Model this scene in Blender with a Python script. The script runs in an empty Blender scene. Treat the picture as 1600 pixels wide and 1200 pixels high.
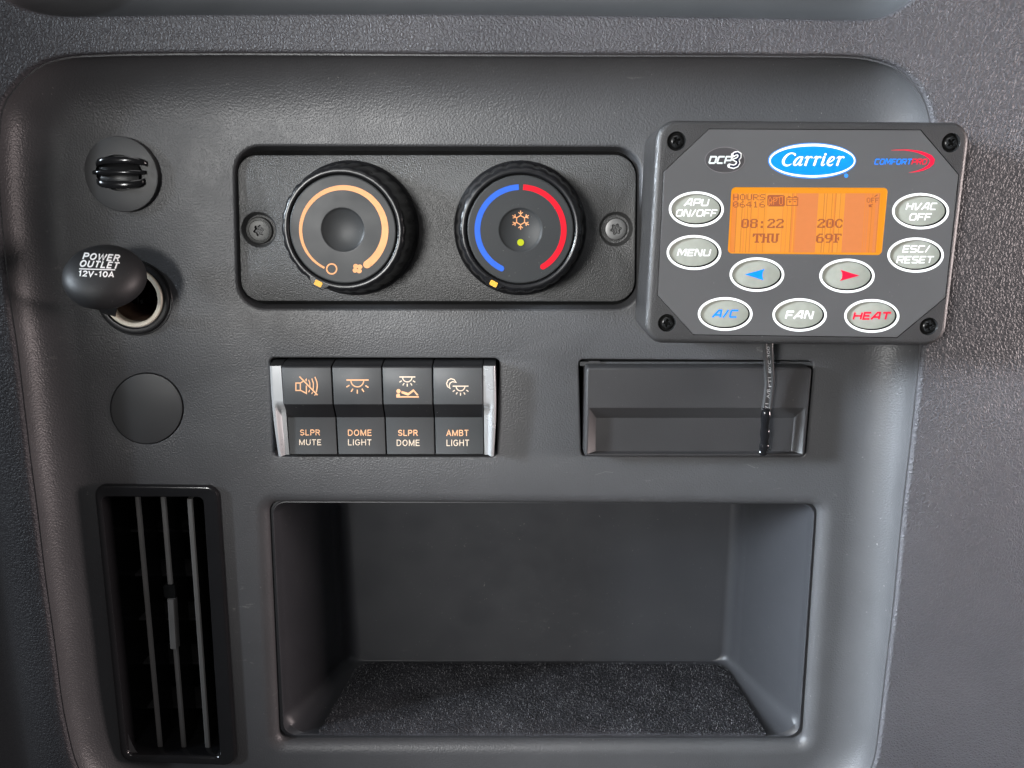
import bpy, math, random
from mathutils import Vector, geometry
from mathutils.bvhtree import BVHTree
random.seed(7)
PI = math.pi
scene = bpy.context.scene
COL = scene.collection

# ------------------------------------------------------------------ camera, light, exposure
# everything is laid out in millimetres: x right, y up, z towards the viewer, panel face at z = 0
DIST, PITCH, FPX = 330.0, math.radians(12.5), 1200.0
cd = bpy.data.cameras.new('camera')
cam = bpy.data.objects.new('camera', cd)
COL.objects.link(cam)
cd.sensor_width = 36.0
cd.lens = 36.0 * FPX / 1600.0
cd.clip_start = 0.01
cd.clip_end = 20.0
cam.location = (0, -DIST / 1000, 0)
cam.rotation_euler = (PI / 2 - PITCH, 0, 0)
scene.camera = cam

w = bpy.data.worlds.new('World')
scene.world = w
w.use_nodes = True
w.node_tree.nodes['Background'].inputs[0].default_value = (0.96, 0.95, 1.0, 1)
w.node_tree.nodes['Background'].inputs[1].default_value = 0.08

def aim(o, target):
    o.rotation_euler = (Vector(target) - o.location).to_track_quat('-Z', 'Y').to_euler()

def area(name, loc, target, sx, sy, power, col, spread=180):
    l = bpy.data.lights.new(name, 'AREA')
    l.shape = 'RECTANGLE'; l.size = sx; l.size_y = sy
    l.energy = power; l.color = col; l.spread = math.radians(spread)
    o = bpy.data.objects.new(name, l); COL.objects.link(o)
    o.location = loc; aim(o, target)
    return o

def spot(name, loc, target, power, col, size, blend, radius):
    l = bpy.data.lights.new(name, 'SPOT')
    l.energy = power; l.color = col; l.spot_size = math.radians(size); l.spot_blend = blend
    l.shadow_soft_size = radius
    o = bpy.data.objects.new(name, l); COL.objects.link(o)
    o.location = loc; aim(o, target)
    return o

spot('cabin_lamp', (-0.30, -0.72, 0.04), (0.46, 0, -0.03), 27, (1.0, 0.995, 0.975), 68.2, 0.13, 0.085)
area('side_window', (-0.95, -0.42, 0.24), (0.62, 0, -0.19), 0.20, 0.60, 3.3, (0.80, 0.90, 1.0), 20)
area('right_window', (0.95, -0.115, -0.02), (-0.20, 0, -0.04), 0.15, 0.30, 11.0, (1.0, 0.84, 0.82))
area('roof_light', (0.0, -0.60, 0.70), (0.0, 0, 0.0), 0.6, 0.3, 1.3, (1.0, 0.98, 0.97))

vs = scene.view_settings
vs.view_transform = 'Standard'; vs.look = 'None'; vs.exposure = 0; vs.gamma = 1
vs.use_curve_mapping = False
scene.cycles.use_denoising = True

# ------------------------------------------------------------------ pixel <-> place
def ray(px, py):
    u, v = (px - 800) / FPX, (py - 600) / FPX
    c, s = math.cos(PITCH), math.sin(PITCH)
    # local axes: x right, y up, z towards viewer
    return Vector((u, -v * c - s, v * s - c))

CAM = Vector((0, 0, DIST))

def at(px, py, h=0.0):
    d = ray(px, py)
    t = (h - DIST) / d.z
    p = CAM + d * t
    return Vector((p.x, p.y, h))

def at_floor(px, py, y):
    d = ray(px, py)
    return CAM + d * (y / d.y)

def mm(h=0.0):
    return 0.2705 * (DIST - h) / DIST

# ------------------------------------------------------------------ materials
def srgb(r, g, b):
    f = lambda c: (c / 255 / 12.92) if c / 255 <= 0.04045 else ((c / 255 + 0.055) / 1.055) ** 2.4
    return (f(r), f(g), f(b), 1)

class N:
    def __init__(s, name):
        s.m = bpy.data.materials.new(name); s.m.use_nodes = True
        s.t = s.m.node_tree; s.b = s.t.nodes['Principled BSDF']
        s.co = s.t.nodes.new('ShaderNodeTexCoord').outputs['Object']
    def n(s, kind, **kw):
        x = s.t.nodes.new('ShaderNode' + kind)
        for k, v in kw.items():
            if k in x.inputs: x.inputs[k].default_value = v
            else: setattr(x, k, v)
        return x
    def l(s, a, b): s.t.links.new(a, b)
    def noise(s, scale, detail=3, rough=0.55, vec=None, dist=0.0):
        x = s.n('TexNoise'); x.inputs['Scale'].default_value = scale
        x.inputs['Detail'].default_value = detail; x.inputs['Roughness'].default_value = rough
        x.inputs['Distortion'].default_value = dist
        s.l(vec or s.co, x.inputs['Vector']); return x.outputs['Fac']
    def ramp(s, fac, stops):
        x = s.n('ValToRGB'); e = x.color_ramp.elements
        while len(e) < len(stops): e.new(0.5)
        for q, (p, c) in zip(e, stops):
            q.position = p; q.color = c if len(c) == 4 else (*c, 1)
        s.l(fac, x.inputs['Fac']); return x.outputs['Color']
    def math(s, op, a, b):
        x = s.n('Math', operation=op)
        for i, v in enumerate((a, b)):
            if hasattr(v, 'links'): s.l(v, x.inputs[i])
            else: x.inputs[i].default_value = v
        return x.outputs[0]
    def mix(s, fac, a, b):
        x = s.n('Mix', data_type='RGBA')
        for i, v in ((0, fac), (6, a), (7, b)):
            if hasattr(v, 'links'): s.l(v, x.inputs[i])
            else: x.inputs[i].default_value = v
        return x.outputs[2]
    def bump(s, h, strength, dist, prev=None):
        x = s.n('Bump'); x.inputs['Strength'].default_value = strength
        x.inputs['Distance'].default_value = dist
        s.l(h, x.inputs['Height'])
        if prev: s.l(prev, x.inputs['Normal'])
        return x.outputs['Normal']

def plastic(name, col, rough, grain=0, gstr=0.3, gdist=0.0001, spec=0.5, var=0.12, dust=0.0, coat=0.0, metal=0.0, scuff=0.0):
    k = N(name); b = k.b
    b.inputs['Roughness'].default_value = rough
    b.inputs['Specular IOR Level'].default_value = spec
    b.inputs['Metallic'].default_value = metal
    b.inputs['Coat Weight'].default_value = coat
    b.inputs['Coat Roughness'].default_value = 0.12
    c = (*col, 1)
    lo = (*[x * (1 - var) for x in col], 1); hi = (*[x * (1 + var) for x in col], 1)
    colr = k.ramp(k.noise(38, 5, 0.6), [(0.3, lo), (0.7, hi)])
    if dust:
        d = k.ramp(k.noise(900, 2, 0.5), [(0.715, (0, 0, 0)), (0.755, (1, 1, 1))])
        d2 = k.ramp(k.noise(60, 4, 0.6), [(0.42, (0, 0, 0)), (0.70, (1, 1, 1))])
        colr = k.mix(k.math('MULTIPLY', k.math('MULTIPLY', d, d2), dust), colr, (0.32, 0.31, 0.29, 1))
    if scuff:
        m = k.n('Mapping'); m.inputs['Scale'].default_value = (1.0, 1.0, 2.4)
        m.inputs['Rotation'].default_value = (0, 0.7, 0); k.l(k.co, m.inputs['Vector'])
        s1 = k.ramp(k.noise(150, 8, 0.75, m.outputs[0], 0.6), [(0.60, (0, 0, 0)), (0.72, (1, 1, 1))])
        s2 = k.ramp(k.noise(14, 3, 0.5), [(0.50, (0, 0, 0)), (0.64, (1, 1, 1))])
        sc = k.math('MULTIPLY', k.math('MULTIPLY', s1, s2), scuff)
        colr = k.mix(sc, colr, (0.20, 0.20, 0.19, 1))
    k.l(colr, b.inputs['Base Color'])
    rr = k.ramp(k.noise(55, 4, 0.6), [(0.3, (rough * 0.86,) * 3), (0.7, (min(1, rough * 1.12),) * 3)])
    k.l(rr, b.inputs['Roughness'])
    if grain:
        k.l(k.bump(k.noise(grain, 2, 0.5), gstr, gdist), b.inputs['Normal'])
    return k.m

def flat(name, col, rough=0.5):
    k = N(name); k.b.inputs['Roughness'].default_value = rough
    k.b.inputs['Specular IOR Level'].default_value = 0.2
    c = col[:3]
    k.l(k.ramp(k.noise(300, 3), [(0.3, (*[x * 0.93 for x in c], 1)), (0.7, (*[min(1, x * 1.05) for x in c], 1))]), k.b.inputs['Base Color'])
    return k.m

def glow(name, col, s=1.0):
    k = N(name)
    k.b.inputs['Base Color'].default_value = (0.01, 0.01, 0.01, 1)
    k.b.inputs['Roughness'].default_value = 0.4
    k.b.inputs['Specular IOR Level'].default_value = 0.1
    k.b.inputs['Emission Strength'].default_value = s
    k.l(k.ramp(k.noise(420, 3), [(0.3, (*[x * 0.975 for x in col[:3]], 1)), (0.7, col)]), k.b.inputs['Emission Color'])
    return k.m

def leather(name):
    k = N(name); b = k.b
    wob = k.n('TexNoise'); wob.inputs['Scale'].default_value = 420; wob.inputs['Detail'].default_value = 2
    k.l(k.co, wob.inputs['Vector'])
    sub = k.n('VectorMath', operation='SUBTRACT'); k.l(wob.outputs['Color'], sub.inputs[0]); sub.inputs[1].default_value = (.5, .5, .5)
    scl = k.n('VectorMath', operation='SCALE'); k.l(sub.outputs[0], scl.inputs[0]); scl.inputs['Scale'].default_value = 0.0022
    add = k.n('VectorMath', operation='ADD'); k.l(k.co, add.inputs[0]); k.l(scl.outputs[0], add.inputs[1])
    v = k.n('TexVoronoi', feature='DISTANCE_TO_EDGE'); v.inputs['Scale'].default_value = 700
    k.l(add.outputs[0], v.inputs['Vector'])
    v2 = k.n('TexVoronoi', feature='SMOOTH_F1'); v2.inputs['Scale'].default_value = 900
    k.l(add.outputs[0], v2.inputs['Vector'])
    e = k.ramp(v.outputs['Distance'], [(0.0, (0, 0, 0)), (0.28, (1, 1, 1))])
    h = k.math('ADD', e, k.math('MULTIPLY', v2.outputs['Distance'], -0.9))
    n1 = k.bump(h, 0.66, 0.00031)
    n2 = k.bump(k.noise(2600, 2), 0.25, 0.0001, n1)
    k.l(n2, b.inputs['Normal'])
    colr = k.ramp(k.noise(20, 4), [(0.3, (0.047, 0.046, 0.051)), (0.7, (0.060, 0.058, 0.063))])
    k.l(colr, b.inputs['Base Color'])
    b.inputs['Roughness'].default_value = 0.54
    b.inputs['Specular IOR Level'].default_value = 0.42
    return k.m

M = {}
M['leather'] = leather('grained_trim')
M['panel'] = plastic('moulded_panel', (0.062, 0.062, 0.065), 0.42, 1300, 0.8, 0.00026, 0.5, 0.06, dust=0.8, scuff=0.8)
M['knock'] = plastic('rubbed_plastic', (0.12, 0.12, 0.118), 0.6, 900, 0.5, 0.0002, 0.4, 0.35)
M['upper'] = plastic('upper_panel_plastic', (0.045, 0.047, 0.050), 0.5, 1700, 0.3, 0.0001, 0.5, 0.06, dust=0.2)
M['plate'] = plastic('plate_plastic', (0.050, 0.050, 0.050), 0.40, 1700, 1.0, 0.00034, 0.6, 0.06, dust=0.15)
M['gloss'] = plastic('gloss_black', (0.010, 0.010, 0.011), 0.16, 0, spec=0.5)
M['black'] = plastic('satin_black', (0.014, 0.014, 0.015), 0.34, 1500, 0.15, 0.00006, 0.5, dust=0.25)
M['knob'] = plastic('knob_black', (0.008, 0.008, 0.009), 0.30, 1400, 0.05, 0.00003, 0.4)
M['void'] = plastic('dark_gap', (0.004, 0.004, 0.004), 0.8, spec=0.1)
M['face'] = plastic('dial_face', (0.027, 0.028, 0.029), 0.44, 2500, 0.10, 0.00004, 0.24, 0.06, dust=0.3)
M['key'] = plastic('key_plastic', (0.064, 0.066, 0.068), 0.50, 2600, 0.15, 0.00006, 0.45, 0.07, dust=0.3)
M['keyside_shade'] = plastic('key_side_shade', (0.010, 0.010, 0.011), 0.45, dust=0.5)  # black key flanks and tops; the ledge between tiers has its shade painted in
M['chrome'] = plastic('satin_chrome', (0.56, 0.57, 0.58), 0.28, metal=0.5, var=0.03)
M['cover'] = plastic('cover_plastic', (0.030, 0.029, 0.030), 0.46, 2000, 0.4, 0.00014, 0.5, 0.06, dust=0.2)
M['tray'] = plastic('tray_plastic', (0.033, 0.034, 0.038), 0.42, 2200, 0.15, 0.00006, 0.45, 0.035, dust=0.5, scuff=0.2)
M['carpet'] = plastic('carpet_pile', (0.042, 0.042, 0.047), 0.95, 900, 1.0, 0.0008, 0.1, 0.35)
M['fibre'] = plastic('carpet_fibre', (0.17, 0.17, 0.18), 0.7, spec=0.3, var=0.4)
M['housing'] = plastic('housing_plastic', (0.026, 0.025, 0.025), 0.42, 1900, 0.8, 0.00024, 0.5, 0.06, dust=0.35)
M['membrane'] = plastic('membrane_grey', (0.064, 0.062, 0.062), 0.46, 2600, 0.05, 0.00003, 0.4, 0.03, dust=0.2, scuff=0.12)
M['button'] = flat('button_grey', (0.255, 0.258, 0.222), 0.55)
M['white'] = flat('white_print', (0.76, 0.76, 0.73), 0.5)
M['cap_print'] = flat('cap_print', (0.93, 0.93, 0.92), 0.5)  # brightness of the lit cap put into a whiter print colour
M['blue'] = flat('blue_print', srgb(0, 116, 226), 0.55)
M['red'] = flat('red_print', srgb(205, 14, 48), 0.55)
M['navy'] = flat('navy_print', (0.016, 0.018, 0.035), 0.5)
M['halo'] = flat('badge_edge', srgb(50, 120, 200), 0.45)
M['silver'] = flat('silver_print', (0.55, 0.60, 0.57), 0.4)
M['redband'] = flat('red_band', srgb(200, 8, 32), 0.6)
M['blueband'] = flat('blue_band', srgb(44, 92, 190), 0.6)
M['orange'] = flat('orange_print', srgb(226, 158, 108), 0.55)
M['peach'] = flat('peach_print', srgb(240, 182, 138), 0.55)
M['cream'] = flat('cream_print', srgb(228, 208, 186), 0.55)
M['pointer'] = flat('pointer_yellow', srgb(226, 166, 60), 0.4)
M['steel'] = plastic('screw_steel', (0.20, 0.20, 0.20), 0.5, 1500, 0.3, 0.0001, metal=0.85)
M['darksteel'] = plastic('screw_dark', (0.06, 0.06, 0.058), 0.5, 1500, 0.3, 0.0001, metal=0.6)
M['blackscrew'] = plastic('screw_black', (0.02, 0.02, 0.02), 0.25, metal=0.5)
M['sleeve'] = plastic('sleeve_metal', (0.80, 0.73, 0.60), 0.38, metal=0.15, var=0.1)
M['barrel'] = plastic('barrel_metal', (0.20, 0.13, 0.095), 0.42, 500, 0.3, 0.0003, metal=0.6, var=0.4)
M['rubber'] = plastic('cap_rubber', (0.013, 0.013, 0.014), 0.55, 1800, 0.25, 0.00008, 0.5, dust=0.35)
M['plug'] = plastic('plug_plastic', (0.042, 0.042, 0.043), 0.45, 2000, 0.2, 0.00007, 0.5, 0.06, scuff=0.2)
M['vane'] = plastic('vane_plastic', (0.14, 0.134, 0.13), 0.4, spec=0.5)
M['cable'] = plastic('cable_jacket', (0.040, 0.040, 0.041), 0.20, spec=0.7)
M['shrink'] = plastic('shrink_sleeve', (0.006, 0.006, 0.007), 0.10, 300, 0.35, 0.0005, spec=0.8)
M['cableprint'] = flat('cable_print', (0.32, 0.32, 0.33), 0.5)
M['badge'] = plastic('badge_swirl', (0.036, 0.033, 0.034), 0.35, var=0.5)
M['badge_line'] = flat('badge_line', (0.14, 0.13, 0.13), 0.4)
M['lcd_edge'] = glow('screen_edge', srgb(255, 160, 14))
M['lcd_b'] = glow('screen_bright', srgb(255, 163, 54))
M['lcd_bb'] = glow('screen_brightest', srgb(255, 166, 62))
M['lcd_m'] = glow('screen_middle', srgb(246, 145, 60))
M['lcd_d'] = glow('screen_dim', srgb(241, 143, 78))
M['lcd_l'] = glow('screen_line', srgb(222, 126, 48))
M['lcd_ink'] = glow('screen_ink', srgb(186, 96, 56))
M['led'] = glow('led_green', srgb(214, 225, 20), 1.0)

# ------------------------------------------------------------------ mesh builder
def inpoly(x, y, L):
    c_ = False; q = L[-1]
    for p in L:
        if (p.y > y) != (q.y > y) and x < (q.x - p.x) * (y - p.y) / (q.y - p.y) + p.x: c_ = not c_
        q = p
    return c_

class MB:
    def __init__(s): s.v = []; s.f = []; s.mi = []; s.mats = []; s.k = 0; s.flat = set()
    def mat(s, key):
        if key not in s.mats: s.mats.append(key)
        return s.mats.index(key)
    def face(s, pts, m):
        i = len(s.v); s.v += [Vector(p) for p in pts]; s.f.append(tuple(range(i, i + len(pts)))); s.mi.append(s.mat(m))
    def strip(s, loops, m, cap0=False, cap1=False, closed=True):
        base = len(s.v); n = len(loops[0]); mi = s.mat(m)
        for L in loops: s.v += [Vector(p) for p in L]
        for a in range(len(loops) - 1):
            for i in range(n if closed else n - 1):
                j = (i + 1) % n
                s.f.append((base + a * n + i, base + a * n + j, base + (a + 1) * n + j, base + (a + 1) * n + i)); s.mi.append(mi)
        if cap0: s.flat.add(len(s.f)); s.f.append(tuple(base + n - 1 - i for i in range(n))); s.mi.append(mi)
        if cap1: s.flat.add(len(s.f)); s.f.append(tuple(base + (len(loops) - 1) * n + i for i in range(n))); s.mi.append(mi)
    def prof(s, loop, steps, m, cap0=False, cap1=False):
        s.strip([[Vector((p[0], p[1], z)) for p in offset(loop, d)] for d, z in steps], m, cap0, cap1)
    def fill(s, outer, holes, z, m):
        loops = [[Vector((p[0], p[1])) for p in L] for L in [outer] + holes]
        pts = []; ed = []
        for L in loops:
            k = len(pts); pts += L; ed += [(k + i, k + (i + 1) % len(L)) for i in range(len(L))]
        dv, _e, df, *_r = geometry.delaunay_2d_cdt(pts, ed, [], 0, 1e-5)
        base = len(s.v); mi = s.mat(m)
        s.v += [Vector((p.x, p.y, z)) for p in dv]
        for f in df:
            c = sum((dv[i] for i in f), Vector((0, 0))) / len(f)
            if not inpoly(c.x, c.y, loops[0]) or any(inpoly(c.x, c.y, L) for L in loops[1:]): continue
            q = [dv[i] for i in f]
            if (q[1] - q[0]).cross(q[2] - q[0]) < 0: f = f[::-1]
            s.flat.add(len(s.f)); s.f.append(tuple(base + i for i in f)); s.mi.append(mi)
    def box(s, x0, x1, y0, y1, z0, z1, m):
        L = [(x0, y0), (x1, y0), (x1, y1), (x0, y1)]
        s.strip([[(x, y, z0) for x, y in L], [(x, y, z1) for x, y in L]], m, True, True)
    def join(s, o):
        b = len(s.v); s.v += o.v; nf = len(s.f); s.flat |= {i + nf for i in o.flat}
        for f, mi in zip(o.f, o.mi):
            s.f.append(tuple(i + b for i in f)); s.mi.append(s.mat(o.mats[mi]))
    def bvh(s): return BVHTree.FromPolygons([tuple(p) for p in s.v], s.f)

def W(p): return Vector((p[0], -p[2], p[1])) * 0.001

ORIGIN = {}
def build(name, mb, parent=None, sharp=35, label=None, at_mm=None):
    me = bpy.data.meshes.new(name)
    root = parent
    o3 = Vector((0, 0, 0))
    if parent is not None: o3 = ORIGIN[parent.name]
    elif at_mm is not None: o3 = W(at_mm)
    me.from_pydata([tuple(W(p) - o3) for p in mb.v], [], mb.f)
    for k in mb.mats: me.materials.append(M[k])
    for i, (p, mi) in enumerate(zip(me.polygons, mb.mi)): p.material_index = mi; p.use_smooth = i not in mb.flat
    import bmesh
    bm = bmesh.new(); bm.from_mesh(me)
    bmesh.ops.remove_doubles(bm, verts=bm.verts, dist=1e-6)
    bm.to_mesh(me); bm.free()
    me.set_sharp_from_angle(angle=math.radians(sharp))
    me.update()
    o = bpy.data.objects.new(name, me); COL.objects.link(o)
    o.location = o3 if parent is None else (0, 0, 0)
    if parent is not None: o.parent = parent
    ORIGIN[o.name] = o3
    if label: o['label'] = label
    return o

def thing(name, label, cat, p):
    o = bpy.data.objects.new(name, None); COL.objects.link(o)
    o.empty_display_size = 0.01
    o.location = W(p); o['label'] = label; o['category'] = cat
    ORIGIN[o.name] = W(p)
    return o

# ------------------------------------------------------------------ outlines
def offset(loop, d):
    n = len(loop); out = []
    if abs(d) < 1e-9: return [Vector((p[0], p[1])) for p in loop]
    P = [Vector((p[0], p[1])) for p in loop]
    for i in range(n):
        a, b, c = P[i - 1], P[i], P[(i + 1) % n]
        e1 = (b - a).normalized(); e2 = (c - b).normalized()
        n1 = Vector((-e1.y, e1.x)); n2 = Vector((-e2.y, e2.x))
        m = (n1 + n2)
        if m.length < 1e-6: m = n1
        m.normalize()
        out.append(b + m * (d / max(0.35, m.dot(n1))))
    return out

def rquad(c, r, n=8):
    """c: four corners counter-clockwise; r: radius or four radii."""
    if not hasattr(r, '__len__'): r = [r] * 4
    out = []
    c = [Vector((p[0], p[1])) for p in c]
    for i in range(4):
        p, a, b = c[i], c[i - 1], c[(i + 1) % 4]
        d1 = (a - p).normalized(); d2 = (b - p).normalized()
        half = d1.angle(d2) / 2
        t = r[i] / math.tan(half); cen = p + (d1 + d2).normalized() * (r[i] / math.sin(half))
        v1 = (p + d1 * t) - cen; v2 = (p + d2 * t) - cen
        a1 = math.atan2(v1.y, v1.x); a2 = math.atan2(v2.y, v2.x)
        while a2 < a1: a2 += 2 * PI
        for k in range(n + 1):
            q = a1 + (a2 - a1) * k / n
            out.append(cen + Vector((math.cos(q), math.sin(q))) * r[i])
    return out

def pxquad(tl, tr, br, bl, h): return [at(*bl, h), at(*br, h), at(*tr, h), at(*tl, h)]

def circ(c, r, n=64, ry=None, rot=0):
    ry = ry or r
    out = []
    for i in range(n):
        q = 2 * PI * i / n
        x, y = r * math.cos(q), ry * math.sin(q)
        out.append(Vector((c[0] + x * math.cos(rot) - y * math.sin(rot), c[1] + x * math.sin(rot) + y * math.cos(rot))))
    return out

def pxellipse(cx, cy, rx, ry, h, n=56):
    return [at(cx + rx * math.cos(-2 * PI * i / n), cy + ry * math.sin(-2 * PI * i / n), h).to_2d() for i in range(n)]

def smooth_loop(pts, n):
    out = []; m = len(pts)
    for i in range(m):
        p0, p1, p2, p3 = (Vector(pts[(i + k - 1) % m]) for k in range(4))
        # centripetal-ish Catmull-Rom
        t01 = max((p1 - p0).length, 1e-6) ** .5; t12 = max((p2 - p1).length, 1e-6) ** .5; t23 = max((p3 - p2).length, 1e-6) ** .5
        m1 = (p2 - p1) + t12 * ((p1 - p0) / t01 - (p2 - p0) / (t01 + t12))
        m2 = (p2 - p1) + t12 * ((p3 - p2) / t23 - (p3 - p1) / (t12 + t23))
        for k in range(24):
            t = k / 24
            out.append((2 * t**3 - 3 * t**2 + 1) * p1 + (t**3 - 2 * t**2 + t) * m1 + (-2 * t**3 + 3 * t**2) * p2 + (t**3 - t**2) * m2)
    L = [0]
    for i in range(len(out)): L.append(L[-1] + (out[(i + 1) % len(out)] - out[i]).length)
    res = []; j = 0
    for k in range(n):
        d = L[-1] * k / n
        while L[j + 1] < d: j += 1
        f = (d - L[j]) / max(1e-9, L[j + 1] - L[j])
        res.append(out[j].lerp(out[(j + 1) % len(out)], f))
    return res

def ccw(loop):
    A = sum(loop[i - 1][0] * loop[i][1] - loop[i][0] * loop[i - 1][1] for i in range(len(loop)))
    return loop if A > 0 else loop[::-1]

# ------------------------------------------------------------------ marks: strokes and letters laid on a surface
def plane_map(h): return lambda x, y, e=0.0: at(x, y, h) + Vector((0, 0, e))
def surf_map(bvh):
    def f(x, y, e=0.0):
        d = ray(x, y).normalized()
        loc, nor, idx, dist = bvh.ray_cast(CAM, d)
        if loc is None: raise ValueError('mark misses its surface %s %s' % (x, y))
        if nor.dot(d) > 0: nor = -nor
        return loc + nor * e
    return f

def stroke(mb, mp, pts, w, m, closed=False, eps=0.06):
    """ribbon along pixel points; w constant, or per-point third value."""
    P = [Vector((p[0], p[1])) for p in pts]
    Ws = [p[2] if len(p) > 2 else w for p in pts]
    n = len(P); A = []; B = []
    for i in range(n):
        if closed: a, c = P[i - 1], P[(i + 1) % n]
        else: a, c = P[max(0, i - 1)], P[min(n - 1, i + 1)]
        e1 = (P[i] - a); e2 = (c - P[i])
        if e1.length < 1e-6: e1 = e2
        if e2.length < 1e-6: e2 = e1
        e1.normalize(); e2.normalize()
        nn = Vector((-(e1.y + e2.y), e1.x + e2.x))
        if nn.length < 1e-6: nn = Vector((-e1.y, e1.x))
        nn.normalize()
        k = max(0.5, nn.dot(Vector((-e1.y, e1.x))))
        A.append(P[i] + nn * Ws[i] / 2 / k); B.append(P[i] - nn * Ws[i] / 2 / k)
    mb.k += 1
    z = eps + 0.005 * (mb.k % 14)
    rng = range(n if closed else n - 1)
    for i in rng:
        j = (i + 1) % n
        q = [mp(*A[i], z), mp(*A[j], z), mp(*B[j], z), mp(*B[i], z)]
        if (q[1] - q[0]).cross(q[2] - q[0]).dot(CAM - q[0]) < 0: q.reverse()
        mb.face(q, m)

def poly(mb, mp, pts, m, eps=0.06):
    q = [mp(x, y, eps) for x, y in pts]
    A = sum(pts[i - 1][0] * pts[i][1] - pts[i][0] * pts[i - 1][1] for i in range(len(pts)))
    if A > 0: q.reverse()
    mb.face(q, m)

def dot(mb, mp, x, y, r, m, eps=0.06, ry=None, n=20):
    poly(mb, mp, [(x + r * math.cos(2 * PI * i / n), y + (ry or r) * math.sin(2 * PI * i / n)) for i in range(n)], m, eps)

def arcpts(cx, cy, r, a0, a1, n=40, ry=None):
    """angles in degrees clockwise from the top."""
    return [(cx + r * math.sin(math.radians(a0 + (a1 - a0) * i / n)), cy - (ry or r) * math.cos(math.radians(a0 + (a1 - a0) * i / n))) for i in range(n + 1)]

def words(mb, mp, text, box, m, shear=0.0, bold=0.0, rot=0.0, eps=0.06, space=1.0):
    """sans lettering stretched into the pixel box."""
    c = bpy.data.curves.new('t', 'FONT'); c.body = text; c.size = 1; c.shear = shear; c.offset = bold
    c.resolution_u = 4; c.space_character = space
    o = bpy.data.objects.new('t', c); COL.objects.link(o)
    dg = bpy.context.evaluated_depsgraph_get(); dg.update()
    ev = o.evaluated_get(dg); me = ev.to_mesh()
    V = [v.co.copy() for v in me.vertices]; F = [tuple(p.vertices) for p in me.polygons]
    ev.to_mesh_clear(); bpy.data.objects.remove(o); bpy.data.curves.remove(c)
    x0 = min(v.x for v in V); x1 = max(v.x for v in V); y0 = min(v.y for v in V); y1 = max(v.y for v in V)
    bx0, by0, bx1, by1 = box
    cx, cy = (bx0 + bx1) / 2, (by0 + by1) / 2
    base = len(mb.v); mi = mb.mat(m)
    cr, sr = math.cos(rot), math.sin(rot)
    for v in V:
        X = bx0 + (v.x - x0) / (x1 - x0) * (bx1 - bx0); Y = by1 - (v.y - y0) / (y1 - y0) * (by1 - by0)
        dx, dy = X - cx, Y - cy
        mb.v.append(mp(cx + dx * cr - dy * sr, cy + dx * sr + dy * cr, eps))
    for f in F:
        q = [mb.v[base + i] for i in f]
        if (q[1] - q[0]).cross(q[2] - q[0]).dot(CAM - q[0]) < 0: f = f[::-1]
        mb.f.append(tuple(base + i for i in f)); mb.mi.append(mi)

# wide square slanted capitals; unit cell 1 x 1, y up
SQ = {
 'A': (.95, [[(0, 0), (.50, .97), (.78, .97), (.82, 0)], [(.22, .33), (.80, .33)]]),
 'P': (.85, [[(.06, 0), (.06, .95), (.72, .95), (.80, .86), (.80, .52), (.72, .43), (.06, .43)]]),
 'U': (.88, [[(.06, 1), (.06, .12), (.14, .05), (.72, .05), (.80, .12), (.80, 1)]]),
 'O': (.90, [[(.06, .24), (.06, .76), (.20, .95), (.68, .95), (.82, .76), (.82, .24), (.68, .05), (.20, .05), (.06, .24)]]),
 'D': (.90, [[(.06, .05), (.06, .95), (.70, .95), (.82, .82), (.82, .18), (.70, .05), (.06, .05)]]),
 'N': (.92, [[(.06, 0), (.06, .97), (.20, .97), (.68, .04), (.82, .04), (.82, 1)]]),
 'F': (.78, [[(.06, 0), (.06, .95), (.76, .95)], [(.06, .48), (.66, .48)]]),
 'E': (.78, [[(.76, .95), (.06, .95), (.06, .05), (.74, .05)], [(.06, .5), (.66, .5)]]),
 'M': (1.1, [[(.06, 0), (.06, .97), (.22, .97), (.53, .25), (.84, .97), (1.0, .97), (1.0, 0)]]),
 'H': (.90, [[(.06, 0), (.06, 1)], [(.82, 0), (.82, 1)], [(.06, .5), (.82, .5)]]),
 'V': (.92, [[(.04, 1), (.26, .04), (.42, .04), (.88, 1)]]),
 'C': (.84, [[(.80, .95), (.14, .95), (.06, .86), (.06, .14), (.14, .05), (.78, .05)]]),
 'S': (.82, [[(.78, .95), (.14, .95), (.06, .87), (.06, .60), (.14, .52), (.68, .48), (.76, .40), (.76, .13), (.68, .05), (.04, .05)]]),
 'R': (.86, [[(.06, 0), (.06, .95), (.72, .95), (.80, .86), (.80, .56), (.72, .47), (.06, .47)], [(.46, .47), (.80, 0)]]),
 'T': (.84, [[(.0, .95), (.84, .95)], [(.42, .9), (.42, 0)]]),
 '/': (.55, [[(.05, -.02), (.42, 1.02)]]),
}
def square_words(mb, mp, text, box, m, lw=2.6, shear=0.24, eps=0.06):
    gap = 0.14; X = 0; items = []
    for ch in text:
        wd, st = SQ[ch]; items.append((X, st)); X += wd + gap
    X -= gap
    x0, y0, x1, y1 = box; hgt = y1 - y0
    sx = (x1 - x0 - shear * hgt) / X
    for ox, st in items:
        for s in st:
            stroke(mb, mp, [(x0 + (ox + px) * sx + shear * py * hgt, y1 - (py * (hgt - lw * .5) + lw * .25)) for px, py in s], lw, m, eps=eps)

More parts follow.
